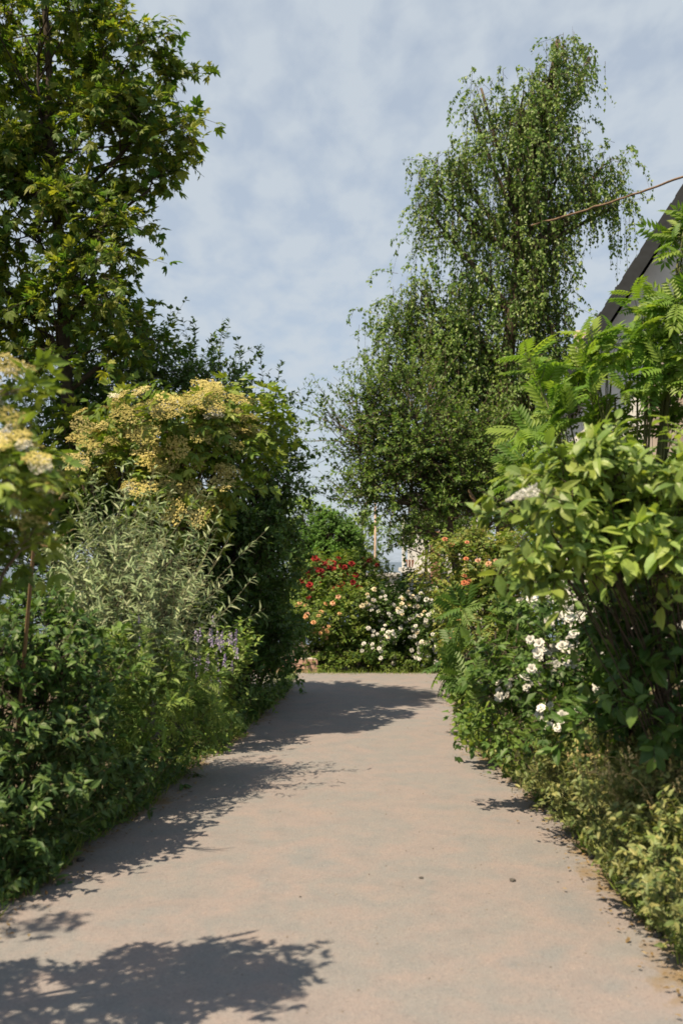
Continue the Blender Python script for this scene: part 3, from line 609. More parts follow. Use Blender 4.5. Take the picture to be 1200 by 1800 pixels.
bp_ = link('brick_pier', None, h3); brick_block(bp_, 1.05, 1.4, -0.25, 0.0 - 0.04, -0.3, zd - gb + 1.3, M['brick_red'], 0.175)
mb = MB(); mb.box(-1.3, -0.02, 0.1, 1.6, zd - gb - 0.30, zd - gb - 0.2); mb.build('terrace_roof', M['deck'], h3)
mb = MB(); mb.box(-1.25, -0.05, 0.2, 1.5, -0.3, zd - gb - 0.302); mb.build('terrace_wall', M['render'], h3)
# terracotta pot
pr = [(0.10, 0.0), (0.14, 0.22), (0.165, 0.23), (0.165, 0.29), (0.14, 0.29), (0.12, 0.26), (0.0, 0.25)]
th = np.arange(14) * 2 * math.pi / 14; V = np.array([(r * math.cos(a), r * math.sin(a), z) for r, z in pr for a in th]); T = []
for i in range(len(pr) - 1):
    for j in range(14):
        k_ = (j + 1) % 14; T += [(i * 14 + j, i * 14 + k_, (i + 1) * 14 + k_), (i * 14 + j, (i + 1) * 14 + k_, (i + 1) * 14 + j)]
link('flower_pot', mesh_arrays('flower_pot', V, np.array(T), M['terracotta'], smooth=True), loc=(xl + 0.34, YB + 0.35, zd + 0.001), label='terracotta flower pot on the far white balcony', category='pot')
# pole
pp = P(660, 990, 27.0); gp = ground_z(27)
po = link('wooden_pole', None, loc=(pp[0], 27, gp), label='thin pale wooden pole rising behind the red roses', category='pole')
mb = MB(); mb.tube([(0, 0, -0.2), (-0.02, 0, 2.0), (0.0, 0, 4.6)], [0.034, 0.031, 0.027], 10); mb.build('shaft', M['pole'], po, smooth=True)
mb = MB(); mb.tube([(0, 0, 4.59), (0, 0, 4.66)], [0.05, 0.03], 10); mb.build('cap', M['pole'], po, smooth=True)
# low brick wall at the end of the lane
wl = P(505, 1150, 14.5); wb = link('brick_wall', None, loc=(wl[0] - 0.8, 14.2, 0), label='low pinkish brick wall edging the rose bed at the lane end', category='wall')
brick_block(wb, 0, 1.25, 0, 0.24, -0.02, 0.235, M['brick_pink'])
# overhead cable from the gable to the birch
a = np.array([hb[0] + 2.5, 12.66, 7.2]); b = P(925, 398, 17.3); f = np.linspace(0, 1, 40)[:, None]
rg = np.random.default_rng(8); pts = a + (b - a) * f; pts[:, 2] -= (0.1 * 4 * f * (1 - f)).ravel(); pts[1:-1] += rg.normal(size=(38, 3)) * 0.005
mb = MB(); mb.tube(pts, 0.015 + 0.004 * rg.random(40), 6); mb.build('overhead_cable', M['cable'], None, smooth=True, label='brown overhead cable running from the gable into the birch', category='cable')

# ------------------------------------------------------------------ trees and shrubs
def gb_(px, Y): q = P(px, 985, Y); return (q[0], Y, ground_z(Y))
# LEFT
T1 = [P(118, 985, 9.5) * np.array([1, 1, 0]), P(122, 760, 9.5), P(105, 420, 9.5), P(90, 150, 9.5), P(70, -120, 9.5)]
plant('broadleaf_tree', 'tall broad-leaved tree filling the upper left, sky between its leaves', 'tree', T1[0],
      [(70, 60, 150, 90), (210, 120, 80, 80), (170, 260, 130, 75), (262, 215, 60, 50), (262, 335, 50, 36, None, .8), (60, 390, 130, 90), (190, 490, 75, 65, 9.1), (90, 590, 130, 75),
       (-130, 150, 170, 170), (-120, 430, 150, 150), (-10, 240, 100, 60), (240, 590, 70, 40), (200, 390, 70, 45)],
      9.5, 'palmate', 0.115, M['maple'], 11, lai=4.4, per=7, k=10, twl=0.34, droop=0.3, up=0.15, bark='bark_dark', trunk=T1, trunk_r=0.07, parts=300, fine='palmate_fine',
      cell=22, crown='crown', shell=0.35, svar=0.45, twig_r=0.004, nrm=(0.9, 0.5, 0.8))
EA = plant('elder_shrub', 'elder shrub covered in creamy yellow blossom, in front of the dark hedge', 'shrub', gb_(225, 9.1),
      [(300, 760, 105, 70), (210, 830, 70, 55), (330, 860, 80, 60), (430, 750, 55, 50, 9.2), (150, 800, 60, 60, 9.2), (270, 900, 60, 30), (365, 800, 70, 60), (350, 905, 40, 24, 8.8)],
      8.9, 'pinnate5', 0.16, M['elder'], 21, lai=3.4, per=5, k=5, twl=0.22, droop=0.2, up=0.35, bark='bark', stem_r=0.03, parts=150, fine='pinnate5_fine', cell=22, twig_r=0.004)
flowers(EA, UMB, [(300, 755, 115, 75, 90), (210, 825, 80, 60, 50), (330, 870, 85, 60, 50), (430, 745, 55, 50, 18), (150, 800, 50, 60, 10), (365, 800, 70, 70, 50), (350, 905, 40, 24, 14)], 0.19, 'flower_cluster', 2, min_gap=0.42, toward=0.4, lift=0.05)
flowers(EA, UMBW, [(300, 700, 100, 40, 6), (400, 780, 60, 60, 4), (180, 850, 60, 50, 3)], 0.11, 'fresh_flower_cluster', 3)
EB = plant('elder_shrub', 'elder shrub at the left edge with blurred flat blossom heads', 'shrub', gb_(-220, 3.5),
      [(-50, 690, 75, 55, None, .7), (-25, 880, 95, 75, None, .85), (-170, 830, 130, 150, None, .5), (10, 1000, 80, 55), (0, 800, 50, 45, 3.4, .8), (-100, 1020, 90, 80), (-600, 700, 150, 110, 2.9, .4), (-640, 960, 220, 180, 3.0, .7), (-1000, 420, 330, 220, 3.7), (-1350, 600, 380, 300, 3.6), (-1000, 800, 300, 200, 3.9), (-1150, 480, 300, 200, 4.6)],
      3.2, 'pinnate5', 0.10, M['elder'], 22, lai=4.2, per=5, k=5, twl=0.14, droop=0.2, up=0.3, bark='bark', stem_r=0.016, parts=200, fine='pinnate5_fine', cell=36, twig_r=0.003)
flowers(EB, UMB, [(0, 680, 70, 60, 22), (20, 870, 110, 80, 50), (30, 995, 90, 55, 24), (80, 790, 60, 60, 14)], 0.10, 'flower_cluster', 4, min_gap=0.45, toward=0.4, lift=0.04)
flowers(EB, UMBW, [(0, 660, 50, 40, 4), (60, 760, 80, 60, 6), (40, 880, 80, 60, 6)], 0.06, 'fresh_flower_cluster', 5)
plant('blackthorn_shrub', 'tall dark green shrub with thin sprays reaching over the lane', 'shrub', gb_(330, 10.9),
      [(290, 690, 130, 60, 10.9), (390, 690, 60, 40), (430, 740, 60, 60), (470, 820, 50, 50, 11), (400, 860, 70, 70), (200, 660, 90, 50, 10.8), (170, 730, 90, 60, 10.4), (80, 800, 100, 80, 10), (150, 880, 90, 80, 9.8), (30, 930, 110, 100, 9.6), (500, 850, 35, 30, 11.2)],
      10.8, 'simple', 0.06, M['sloe'], 31, lai=2.6, per=10, k=8, twl=0.26, droop=0.12, up=0.2, out=0.8, wild=0.7, stem_r=0.03, spikes=0.24)
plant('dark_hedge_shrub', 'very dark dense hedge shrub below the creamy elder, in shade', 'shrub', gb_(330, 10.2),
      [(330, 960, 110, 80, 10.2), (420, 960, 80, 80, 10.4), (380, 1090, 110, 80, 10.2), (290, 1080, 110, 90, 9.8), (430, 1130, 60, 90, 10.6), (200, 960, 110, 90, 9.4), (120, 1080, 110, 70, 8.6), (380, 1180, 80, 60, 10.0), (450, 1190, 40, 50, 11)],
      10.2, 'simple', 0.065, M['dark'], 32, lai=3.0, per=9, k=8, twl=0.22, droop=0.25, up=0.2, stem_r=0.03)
plant('dark_hedge_shrub', 'dark leafy hedge shrub at the left side of the lane end', 'shrub', gb_(420, 12.2),
      [(460, 920, 55, 65, 11.5), (470, 1020, 46, 90, 11.5), (466, 1120, 36, 70, 11.6), (415, 1000, 70, 120, 11.6), (486, 1140, 22, 50, 12.0), (496, 1010, 22, 60, 12)],
      12.2, 'simple', 0.065, M['sloe'], 33, lai=3.0, per=9, k=8, twl=0.24, droop=0.3, up=0.15, stem_r=0.03)
SV = plant('silver_buddleia', 'silvery grey narrow-leaved buddleia standing against the dark hedge', 'shrub', gb_(225, 6.9),
      [(215, 1020, 42, 50), (250, 1090, 75, 55), (180, 1100, 60, 60), (300, 1090, 38, 40, 7.1), (250, 1170, 90, 55, 6.8), (165, 1040, 32, 50)],
      6.9, ['narrow', 'narrow_fine'], 0.07, M['silver'], 41, lai=2.8, per=9, k=4, twl=0.3, droop=0.1, up=0.9, out=0.5, wild=0.4, bark='stem_silver', stem_r=0.01, spikes=0.25, parts=300, fine=['narrow_fine'], cell=12, twig_r=0.002)
PV = plant('violet_flowering_plant', 'tall weed with small violet blooms beside the silver shrub', 'plant', gb_(380, 8.5),
      [(385, 1200, 42, 55), (350, 1250, 50, 40), (408, 1185, 20, 40), (385, 1265, 40, 24)], 8.5, ['lance', 'simple'], 0.06, M['feather'], 42, lai=2.0, per=9, k=4, twl=0.24, droop=0.05, up=1.1, out=0.35, wild=0.3, bark='stem_green', stem_r=0.008, spikes=0.2)
VSP = [spike_mesh(M['violet'], 7 + i, 46, 0.16, 'flower_spike', 0, 0.07) for i in range(2)]
flowers(PV, VSP, [(395, 1175, 50, 60, 34)], 0.11, 'flower_spike', 6, axis=True, min_gap=0.35, lift=0.06)
flowers(SV, VSP, [(270, 1150, 60, 50, 3)], 0.06, 'flower_spike', 7, axis=True)
plant('feathery_weed', 'feathery yellow-green weed thicket below the silver buddleia', 'plant', gb_(255, 6.6),
      [(300, 1240, 80, 60, 7.2), (230, 1230, 100, 60, 6.6), (310, 1300, 60, 45, 7.4), (230, 1320, 90, 60, 6.5), (170, 1200, 70, 60, 6.4)],
      6.6, ['feather', 'lance'], 0.08, M['feather'], 43, lai=2.4, per=8, k=4, twl=0.24, droop=0.1, up=0.8, out=0.5, wild=0.5, bark='stem_green', stem_r=0.007, parts=200, fine=['feather', 'lance'], cell=18)
plant('bramble_bush', 'dark bramble bush at the left edge under the blurred elder', 'shrub', gb_(40, 5.4),
      [(60, 1150, 110, 70, 5.4), (140, 1190, 80, 60, 5.8), (-40, 1180, 90, 90, 5.2), (60, 1240, 110, 60, 5.4)],
      5.4, 'nettle', 0.052, M['dark'], 44, lai=2.8, per=8, k=5, twl=0.2, droop=0.3, up=0.3, stem_r=0.01, parts=200, fine='ovate_fine', cell=22)
plant('nettle_clump', 'shaded nettle clump in the lower left corner by the lane edge', 'plant', gb_(15, 5.0),
      [(40, 1400, 100, 80, 5.2), (80, 1470, 70, 55, 5.25), (10, 1510, 60, 60, 4.9), (-60, 1420, 90, 110, 4.9), (60, 1320, 100, 60, 5.3), (10, 1570, 60, 30, 4.85), (70, 1530, 50, 30, 5.15)],
      5.1, ['nettle', 'lance'], 0.056, M['weed'], 45, lai=2.6, per=9, k=4, twl=0.2, droop=0.15, up=0.6, out=0.5, wild=0.5, bark='stem_green', stem_r=0.007, parts=300, fine=['ovate_fine', 'lance'], cell=24)
plant('nettle_clump', 'nettle clump between the lower left corner and the feathery weeds', 'plant', gb_(180, 6.0),
      [(170, 1380, 80, 55, 6.0), (240, 1360, 55, 40, 6.5), (130, 1330, 80, 60, 5.8), (290, 1340, 40, 30, 7.0), (140, 1440, 60, 36, 5.7), (215, 1400, 45, 26, 6.3), (310, 1350, 36, 20, 7.4)],
      6.0, ['nettle', 'lance'], 0.055, M['weed'], 46, lai=2.6, per=9, k=4, twl=0.18, droop=0.15, up=0.6, out=0.5, wild=0.5, bark='stem_green', stem_r=0.007, parts=300, fine=['ovate_fine', 'lance'], cell=20)
plant('low_weed', 'low bright green weeds spilling on the lane below the violet plant', 'plant', gb_(390, 8.8),
      [(400, 1270, 45, 20, 9.2), (355, 1305, 45, 20, 8.3), (440, 1235, 32, 18, 10.4)], 8.8, ['simple', 'nettle'], 0.04, M['feather'], 47, lai=2.6, per=8, k=5, twl=0.1, droop=0.2, up=0.5, bark='stem_green', stem_r=0.004, twig_r=0.002)

# END OF THE LANE
RD = plant('red_rose_bush', 'rose bush with dark red blooms at the end of the lane', 'rose bush', gb_(590, 15.4),
      [(590, 1020, 60, 30), (550, 1030, 40, 40), (640, 1020, 40, 30), (600, 1060, 60, 40), (680, 1040, 30, 18), (530, 1070, 30, 50)], 15.4, 'rose', 0.09, M['rose_leaf'], 51, lai=3.2, per=6, k=5, twl=0.24, droop=0.2, up=0.5, stem_r=0.015)
flowers(RD, ROSE['red'], [(590, 1025, 45, 35, 22), (615, 995, 40, 14, 14), (562, 1010, 20, 26, 10), (650, 997, 20, 10, 6), (545, 1035, 20, 20, 6)], 0.085, 'flower', 8, min_gap=0.55)
PC = plant('peach_rose_bush', 'rose bush with peach and apricot blooms behind the low brick wall', 'rose bush', gb_(565, 14.75),
      [(560, 1090, 50, 45), (610, 1090, 50, 40), (545, 1135, 40, 26), (600, 1140, 50, 22)], 14.75, 'rose', 0.085, M['rose_leaf'], 52, lai=3.4, per=6, k=5, twl=0.2, droop=0.25, up=0.4, stem_r=0.015)
flowers(PC, ROSE['peach'], [(570, 1075, 50, 40, 13), (560, 1110, 40, 20, 7)], 0.062, 'flower', 9, min_gap=0.8)
WR = plant('white_rose_bush', 'big rose bush full of small white and cream blooms at the lane end', 'rose bush', gb_(700, 14.8),
      [(680, 1080, 55, 40), (740, 1070, 50, 50), (690, 1130, 60, 40), (750, 1130, 50, 45), (650, 1130, 40, 36), (770, 1100, 30, 60, 14.4), (720, 1052, 40, 18, 15.2)], 14.8, 'rose', 0.08, M['rose_dark'], 53, lai=3.4, per=6, k=5, twl=0.2, droop=0.3, up=0.3, stem_r=0.015)
flowers(WR, ROSE['white'], [(675, 1062, 30, 20, 20), (670, 1100, 30, 24, 18), (735, 1090, 50, 50, 60), (745, 1045, 25, 25, 26), (720, 1140, 70, 40, 46), (655, 1140, 20, 16, 6)], 0.056, 'flower', 10, min_gap=0.8)
flowers(WR, ROSE['cream'], [(650, 1060, 20, 22, 8), (715, 1055, 16, 16, 8), (700, 1110, 60, 50, 14)], 0.064, 'cream_flower', 11, min_gap=0.75)
plant('low_clipped_hedge', 'low green edging hedge along the foot of the rose bed', 'hedge', gb_(620, 14.3),
      [(580, 1166, 34, 15), (630, 1166, 34, 15), (680, 1168, 34, 14), (730, 1168, 34, 14), (545, 1170, 22, 12)], 14.35, 'simple', 0.035, M['rose_leaf'], 54, lai=4, per=8, k=5, twl=0.08, droop=0.1, up=0.5, stem_r=0.006, twig_r=0.002)
OR = plant('orange_rose_bush', 'bronze-leaved rose bush with orange blooms right of the white roses', 'rose bush', gb_(840, 11.8),
      [(800, 985, 45, 32), (850, 990, 50, 36), (810, 1040, 50, 40), (870, 1050, 50, 50), (830, 1095, 45, 45), (820, 1150, 35, 40, 11.4), (900, 1000, 40, 50)], 11.8, 'rose', 0.085, M['rose_bronze'], 55, lai=3.4, per=6, k=5, twl=0.22, droop=0.25, up=0.35, stem_r=0.015)
flowers(OR, ROSE['orange'], [(800, 975, 45, 30, 4), (850, 1020, 60, 50, 3)], 0.06, 'flower', 12, min_gap=1)
flowers(OR, ROSE['peach'], [(800, 1090, 40, 40, 4), (830, 1000, 60, 40, 5)], 0.06, 'peach_flower', 13, min_gap=1)
plant('dome_shrub', 'rounded dense green shrub rising behind the red roses', 'shrub', gb_(580, 20), [(580, 955, 48, 46), (552, 985, 30, 24), (612, 982, 26, 26)], 20, 'simple', 0.042, M['clip'], 56, lai=8, per=9, k=5, twl=0.09, droop=0.0, up=0.4, stem_r=0.03, shell=0.85, nrm=(0.8, 1.0, 0.4))
for i, (px, py, rx, ry, yy, lb) in enumerate(((532, 918, 34, 34, 33, 'pale green tree far behind the dome shrub, nearest the left hedge'), (636, 950, 22, 44, 34, 'pale green tree far behind, between dome shrub and pole'))):
    b0 = gb_(px, yy); tp = [np.array(b0), P(px, py + ry, yy), P(px, py - ry * .5, yy)]
    plant('pale_tree', lb, 'tree', b0, [(px, py, rx, ry), (px - rx * .7, py + ry * .7, rx * .8, ry * .7), (px + rx * .5, py + ry * .8, rx * .6, ry * .6)], yy, 'simple', 0.11, M['pale'], 57 + i, lai=2.6, per=8, k=5, twl=0.4, trunk=tp, trunk_r=0.09, crown='crown', group='pale trees on the slope', twig_r=0.006)

b0 = gb_(745, 30.5)
plant('slope_tree', 'small dark tree partly screening the far white balcony', 'tree', b0, [(745, 932, 40, 18), (700, 955, 12, 30), (790, 950, 40, 30), (770, 915, 50, 24)], 30.5, 'simple', 0.09, M['plum'], 59, lai=3, per=8, k=6, twl=0.35, trunk=[np.array(b0), P(748, 960, 30.5), P(746, 925, 30.5)], trunk_r=0.06, crown='crown', twig_r=0.005)
# RIGHT
TP = [np.array(gb_(800, 14.6)), P(795, 960, 14.6), P(770, 860, 14.6), P(745, 740, 14.6)]
plant('plum_tree', 'dense dark green plum tree with spiky shoots leaning over the rose bed', 'tree', TP[0],
      [(700, 870, 80, 45), (630, 870, 45, 28), (760, 880, 80, 50), (750, 800, 85, 60), (680, 790, 50, 50), (650, 760, 50, 28), (720, 720, 65, 45), (600, 765, 22, 10, None, .7), (622, 730, 14, 20), (655, 710, 14, 22), (592, 742, 12, 12), (880, 900, 50, 50), (640, 820, 45, 35), (790, 920, 60, 34), (830, 840, 60, 80), (730, 925, 26, 20, None, .8)],
      14.6, 'simple', 0.06, M['plum'], 61, lai=2.5, per=12, k=9, twl=0.36, droop=0.1, up=0.45, out=0.8, wild=0.6, bark='bark', trunk=TP, trunk_r=0.075, crown='crown', spikes=0.28, twig_r=0.005)
TB = [np.array(gb_(885, 17.6)), P(885, 800, 17.6), P(900, 500, 17.6), P(935, 250, 17.6), P(980, 70, 17.6)]
plant('birch_tree', 'tall weeping birch with hanging strands, tallest tree on the right', 'tree', TB[0],
      [(990, 75, 20, 30), (1035, 100, 22, 14, None, .6), (955, 140, 40, 30), (985, 140, 32, 40), (915, 190, 60, 45), (845, 155, 20, 30, None, .55), (830, 195, 30, 18, None, .55), (965, 225, 60, 50), (895, 260, 60, 45), (990, 290, 36, 45),
       (800, 300, 50, 45), (760, 330, 36, 22, None, .6), (765, 385, 28, 50, None, .9), (820, 400, 40, 60), (900, 350, 60, 60), (960, 370, 60, 50), (1060, 290, 40, 32), (1085, 360, 26, 40, None, .9), (1030, 370, 30, 45, None, .8),
       (900, 450, 60, 55), (965, 460, 45, 50), (930, 540, 65, 50), (970, 560, 34, 46), (830, 520, 36, 60), (820, 590, 50, 45), (740, 525, 50, 34), (690, 570, 36, 36, None, .8), (760, 590, 60, 45), (910, 630, 65, 55), (960, 640, 40, 50), (800, 640, 60, 60),
       (700, 650, 50, 45), (860, 700, 80, 70), (930, 740, 60, 70), (790, 720, 60, 50), (870, 800, 70, 60)],
      17.6, 'diamond', 0.062, M['birch'], 62, lai=2.7, per=15, k=9, twl=0.72, weep=0.9, jit=0.016, up=0.25, out=0.9, wild=0.6, bark='bark', trunk=TB, trunk_r=0.14, crown='crown', shell=0.25, hang=0.6, nrm=(0.5, 0.8, 0.8), low=0.3, spikes=0.1, twig_r=0.004)
PN = plant('pinnate_shrub', 'bright green shrub with feathery pinnate leaves in front of the dark roof', 'shrub', gb_(1110, 6.9),
      [(955, 690, 26, 36), (1000, 740, 45, 36), (1080, 700, 50, 45), (1150, 620, 45, 40), (1185, 560, 34, 55), (1120, 625, 30, 30), (1135, 585, 36, 36), (1175, 540, 36, 42), (1190, 455, 34, 42), (1204, 405, 20, 26), (1075, 650, 36, 34), (1160, 680, 40, 34, None, .6), (1290, 520, 70, 110, 7.0, .7), (1290, 720, 80, 90, 7.1, .7), (1320, 900, 110, 110, 7.2, .7), (1420, 700, 90, 150, 7.6, .5), (1205, 465, 18, 35), (1000, 790, 70, 36), (1080, 775, 70, 40), (1165, 795, 55, 35), (960, 850, 60, 45, 7.6), (1060, 860, 80, 50, 7.4), (1150, 860, 70, 50, 7.3), (1100, 960, 100, 80, 7.2), (1000, 940, 60, 60, 7.6), (1050, 650, 26, 30), ],
      6.9, 'pinnate13', 0.165, M['pinnate'], 71, lai=3.0, per=4, k=4, twl=0.16, droop=0.15, up=0.6, out=0.7, wild=0.5, bark='stem_green', stem_r=0.014, parts=300, fine='pinnate13_fine', cell=26, nrm=(1, 0.5, 0.5), twig_r=0.004, svar=0.35)
BL = plant('broad_leaf_shrub', 'near shrub with large pale drooping leaves at the right edge', 'shrub', gb_(1230, 4.9),
      [(1040, 850, 90, 40), (1130, 840, 80, 45), (970, 930, 65, 45), (1060, 920, 95, 55), (1150, 930, 80, 60), (1080, 1000, 110, 40), (990, 985, 55, 32), (1190, 1000, 60, 50, 4.2), (1120, 880, 80, 50, 4.6), (1000, 900, 70, 50, 4.7), (1170, 1150, 50, 70, 4.6, .12), (1070, 1100, 40, 40, 4.6, .1), (1290, 920, 80, 90, 4.5, .6)],
      4.3, ['ovate', 'lance'], 0.075, M['bigleaf'], 72, svar=0.45, lai=6.0, per=7, k=4, twl=0.16, droop=0.25, up=0.4, out=0.7, wild=0.5, bark='bark_dark', stem_r=0.0055, parts=300, fine=['ovate_fine', 'lance'], cell=26, hang=0.12, twig_r=0.003)
M['plume'] = leaf_mat('plume_petal', [(0.76, 0.76, 0.72), (0.82, 0.82, 0.80)], 0.3, 0.7, 0.2, (1, 1, 0.95))
plume = spike_mesh(M['plume'], 31, 520, 0.17, 'flower_plume', 0.12, 0.032)
q = P(945, 861, 3.88); place('flower_plume', plume, BL['root'], BL['base'], q, np.array([-1, -0.05, -0.22]), UP, 0.135)
mb = MB(); mb.tube([P(942, 862, 3.91), P(985, 880, 4.05), P(1020, 920, 4.2)], [0.003, 0.004, 0.005], 5); mb.build('flower_stalk', M['stem_green'], BL['root'], BL['base'])
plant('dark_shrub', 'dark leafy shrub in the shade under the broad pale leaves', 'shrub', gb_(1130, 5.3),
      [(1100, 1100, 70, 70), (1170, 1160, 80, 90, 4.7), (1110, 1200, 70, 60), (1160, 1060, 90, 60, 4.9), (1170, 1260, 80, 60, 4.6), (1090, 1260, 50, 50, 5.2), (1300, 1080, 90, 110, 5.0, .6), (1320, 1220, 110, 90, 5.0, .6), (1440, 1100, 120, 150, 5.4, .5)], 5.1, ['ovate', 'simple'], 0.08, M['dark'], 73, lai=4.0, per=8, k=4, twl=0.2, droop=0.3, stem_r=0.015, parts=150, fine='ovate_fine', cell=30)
RW = plant('rambling_rose', 'rambling rose with clusters of pure white blooms on the right verge', 'rose bush', gb_(1010, 6.5),
      [(960, 1130, 70, 70), (990, 1200, 70, 60), (920, 1230, 70, 50), (1000, 1270, 70, 50, 6.0), (890, 1280, 45, 40), (960, 1060, 50, 50, 6.8), (1060, 1220, 50, 60, 5.9), (985, 1310, 50, 40, 5.9), (955, 1345, 40, 28, 6.5), (915, 1335, 36, 24, 7.2)],
      6.3, ['rose', 'simple'], 0.085, M['rose_dark'], 74, lai=2.9, per=6, k=5, twl=0.2, droop=0.3, up=0.35, stem_r=0.015, parts=250, fine=['rose_fine'], cell=20)
flowers(RW, ROSE['white'], [(945, 1088, 24, 14, 9), (985, 1075, 26, 24, 8), (950, 1160, 18, 24, 8), (985, 1170, 24, 44, 30), (1020, 1150, 20, 20, 6), (940, 1225, 18, 12, 6), (915, 1238, 18, 12, 7), (897, 1255, 12, 12, 5), (985, 1310, 24, 28, 10), (1085, 1255, 20, 20, 6), (960, 1060, 20, 16, 3), (1040, 1090, 30, 16, 4), (995, 1130, 34, 34, 20), (970, 1200, 36, 26, 14), (985, 1310, 44, 40, 14), (910, 1245, 36, 26, 14), (950, 1090, 40, 30, 12), (1075, 1245, 30, 40, 6)], 0.052, 'flower', 14, min_gap=0.5, lift=0.13)
plant('ash_leaved_shrub', 'green shrub with dark pinnate leaves left of the white rambling rose', 'shrub', gb_(875, 8.4),
      [(870, 1110, 50, 45), (880, 1170, 55, 50), (860, 1220, 45, 40), (910, 1090, 40, 40), (845, 1180, 35, 50, 8.9)], 8.4, 'pinnate13', 0.19, M['rose_dark'], 75, lai=2.6, per=4, k=5, twl=0.18, droop=0.2, up=0.4, stem_r=0.015, parts=200, fine='pinnate13_fine', cell=26)
plant('leafy_shrub', 'rounded glossy-leaved shrub at the kink of the right lane edge', 'shrub', gb_(890, 7.9),
      [(850, 1240, 35, 40, 9.0), (880, 1290, 50, 40, 7.9), (910, 1310, 50, 36, 7.6), (835, 1210, 30, 40, 9.8), (815, 1180, 26, 40, 11.2)], 7.9, ['round', 'nettle'], 0.06, M['rose_leaf'], 76, lai=3, per=8, k=5, twl=0.14, droop=0.3, up=0.3, stem_r=0.01, parts=150, fine='ovate_fine', cell=20)
DW = plant('dry_weed_thicket', 'sunlit thicket of dry yellowish weeds on the right verge', 'plant', gb_(1080, 5.2),
      [(1010, 1370, 55, 40, 5.7), (965, 1385, 34, 22, 6.4), (1025, 1440, 36, 26, 5.7), (1090, 1350, 70, 50, 5.4), (1160, 1330, 70, 50, 5.2), (1060, 1420, 60, 40, 5.1), (1130, 1430, 70, 50, 4.8), (1290, 1400, 80, 60, 4.8, .6), (1300, 1480, 80, 50, 4.4, .6), (1190, 1420, 60, 60, 4.6)],
      5.2, ['nettle', 'lance', 'feather'], 0.034, M['dry'], 77, lai=2.8, per=9, k=4, twl=0.17, droop=0.15, up=0.7, out=0.5, wild=0.55, bark='stem_green', stem_r=0.007, parts=300, fine=['ovate_fine', 'lance'], cell=18)
plant('nettle_clump', 'green nettle clump at the right edge nearest the camera', 'plant', gb_(1190, 4.2),
      [(1150, 1530, 50, 50, 4.3), (1190, 1580, 50, 60, 4.05), (1110, 1490, 45, 35, 4.6), (1220, 1500, 50, 60, 4.2)], 4.2, ['nettle', 'lance'], 0.038, M['dry'], 78, lai=2.8, per=9, k=4, twl=0.15, droop=0.15, up=0.7, out=0.5, wild=0.5, bark='stem_green', stem_r=0.007, parts=250, fine=['ovate_fine', 'lance'], cell=20)

SHD = [spike_mesh(M['straw'], 60 + i, 26, 0.14, 'seed_head', 0, 0.06) for i in range(2)]
flowers(DW, SHD, [(1090, 1340, 120, 50, 70), (1140, 1410, 80, 60, 50)], 0.06, 'seed_head', 21, axis=True, min_gap=0.3)
# woolly rosettes, dry grass stalks, pruned branches
def rosette(name, label, base, tip, n, length, seed, mat, tm):
    rng = np.random.default_rng(seed); base = np.array(base); root = link(name, None, loc=base, label=label, category='plant')
    me = mesh_arrays('leaf', LT[tm][0], LT[tm][1], mat); mb = MB(); h = tip
    mb.tube([base, base + np.array([0.01, 0, h * .5]), base + np.array([0.02, -0.01, h])], [0.012, 0.009, 0.004], 6); mb.build('stem', M['stem_silver'], root, base)
    for i in range(n):
        a = i * 2.4; z = h * (0.15 + 0.8 * i / n); e = 0.25 + 0.9 * i / n
        d = np.array([math.cos(a), math.sin(a), e]); place('leaf', me, root, base, base + np.array([0, 0, z]), d, UP + rng.normal(size=3) * 0.1, length * (1.05 - 0.5 * i / n))
rosette('mullein', 'pale woolly mullein with long soft leaves among the dry weeds', (G(1130, 1560)[0], 4.55, 0), 0.42, 16, 0.26, 1, M['silver'], 'ovate_fine')
rosette('mullein', 'pale grey spiky weed standing up from the left nettles', (P(110, 1300, 5.5)[0], 5.5, 0), 0.8, 34, 0.13, 2, M['silver'], 'lance')
rg = np.random.default_rng(77)
for i, (px, py, yy, dx_, lb) in enumerate(((1165, 1470, 4.5, -0.28, 'dry straw stalk arching over the right weeds, nearest the mullein'), (1120, 1440, 4.9, -0.18, 'dry straw stalk leaning left over the right weeds'), (1190, 1420, 4.9, 0.1, 'dry straw stalk upright at the right picture edge'))):
    b0 = np.array([P(px, 985, yy)[0], yy, 0.0]); tp = P(px + dx_ * 300, py - 110, yy); f = np.linspace(0, 1, 9)[:, None]
    mid = np.array([b0[0], yy, tp[2] * 1.05]); path = (1 - f) ** 2 * b0 + 2 * f * (1 - f) * mid + f * f * tp
    mb = MB(); mb.tube(path, np.linspace(0.004, 0.002, 9), 5); root = link('straw_stalk', None, loc=b0, label=lb, category='grass stalk', group='dry stalks')
    mb.build('stalk', M['straw'], root, b0); place('seed_head', spike_mesh(M['straw'], 50 + i, 40, 0.1, 'seed_head', 0, 0.05), root, b0, path[-1], path[-1] - path[-2], UP, 0.13)
def branch(name, label, pts, r, mat):
    b0 = np.array(pts[0]); root = link(name, None, loc=b0, label=label, category='branch'); mb = MB(); mb.tube(pts, r, 8); mb.build('wood', M[mat], root, b0, True); return root, b0
branch('bare_trunk', 'short length of bare tan trunk showing in the dark plum foliage', [np.array(gb_(858, 14.0)), P(850, 930, 14.0), P(843, 902, 13.95), P(832, 878, 13.9), P(823, 862, 13.95)], [0.05, 0.042, 0.036, 0.03, 0.022], 'bark_tan')
r_, b0 = branch('dead_branch', 'bare brown dead branches among the left elder blossom', [np.array(gb_(20, 5.3)), P(60, 960, 5.0), P(90, 905, 4.9), P(112, 865, 4.9)], [0.012, 0.009, 0.006, 0.003], 'bark_tan')
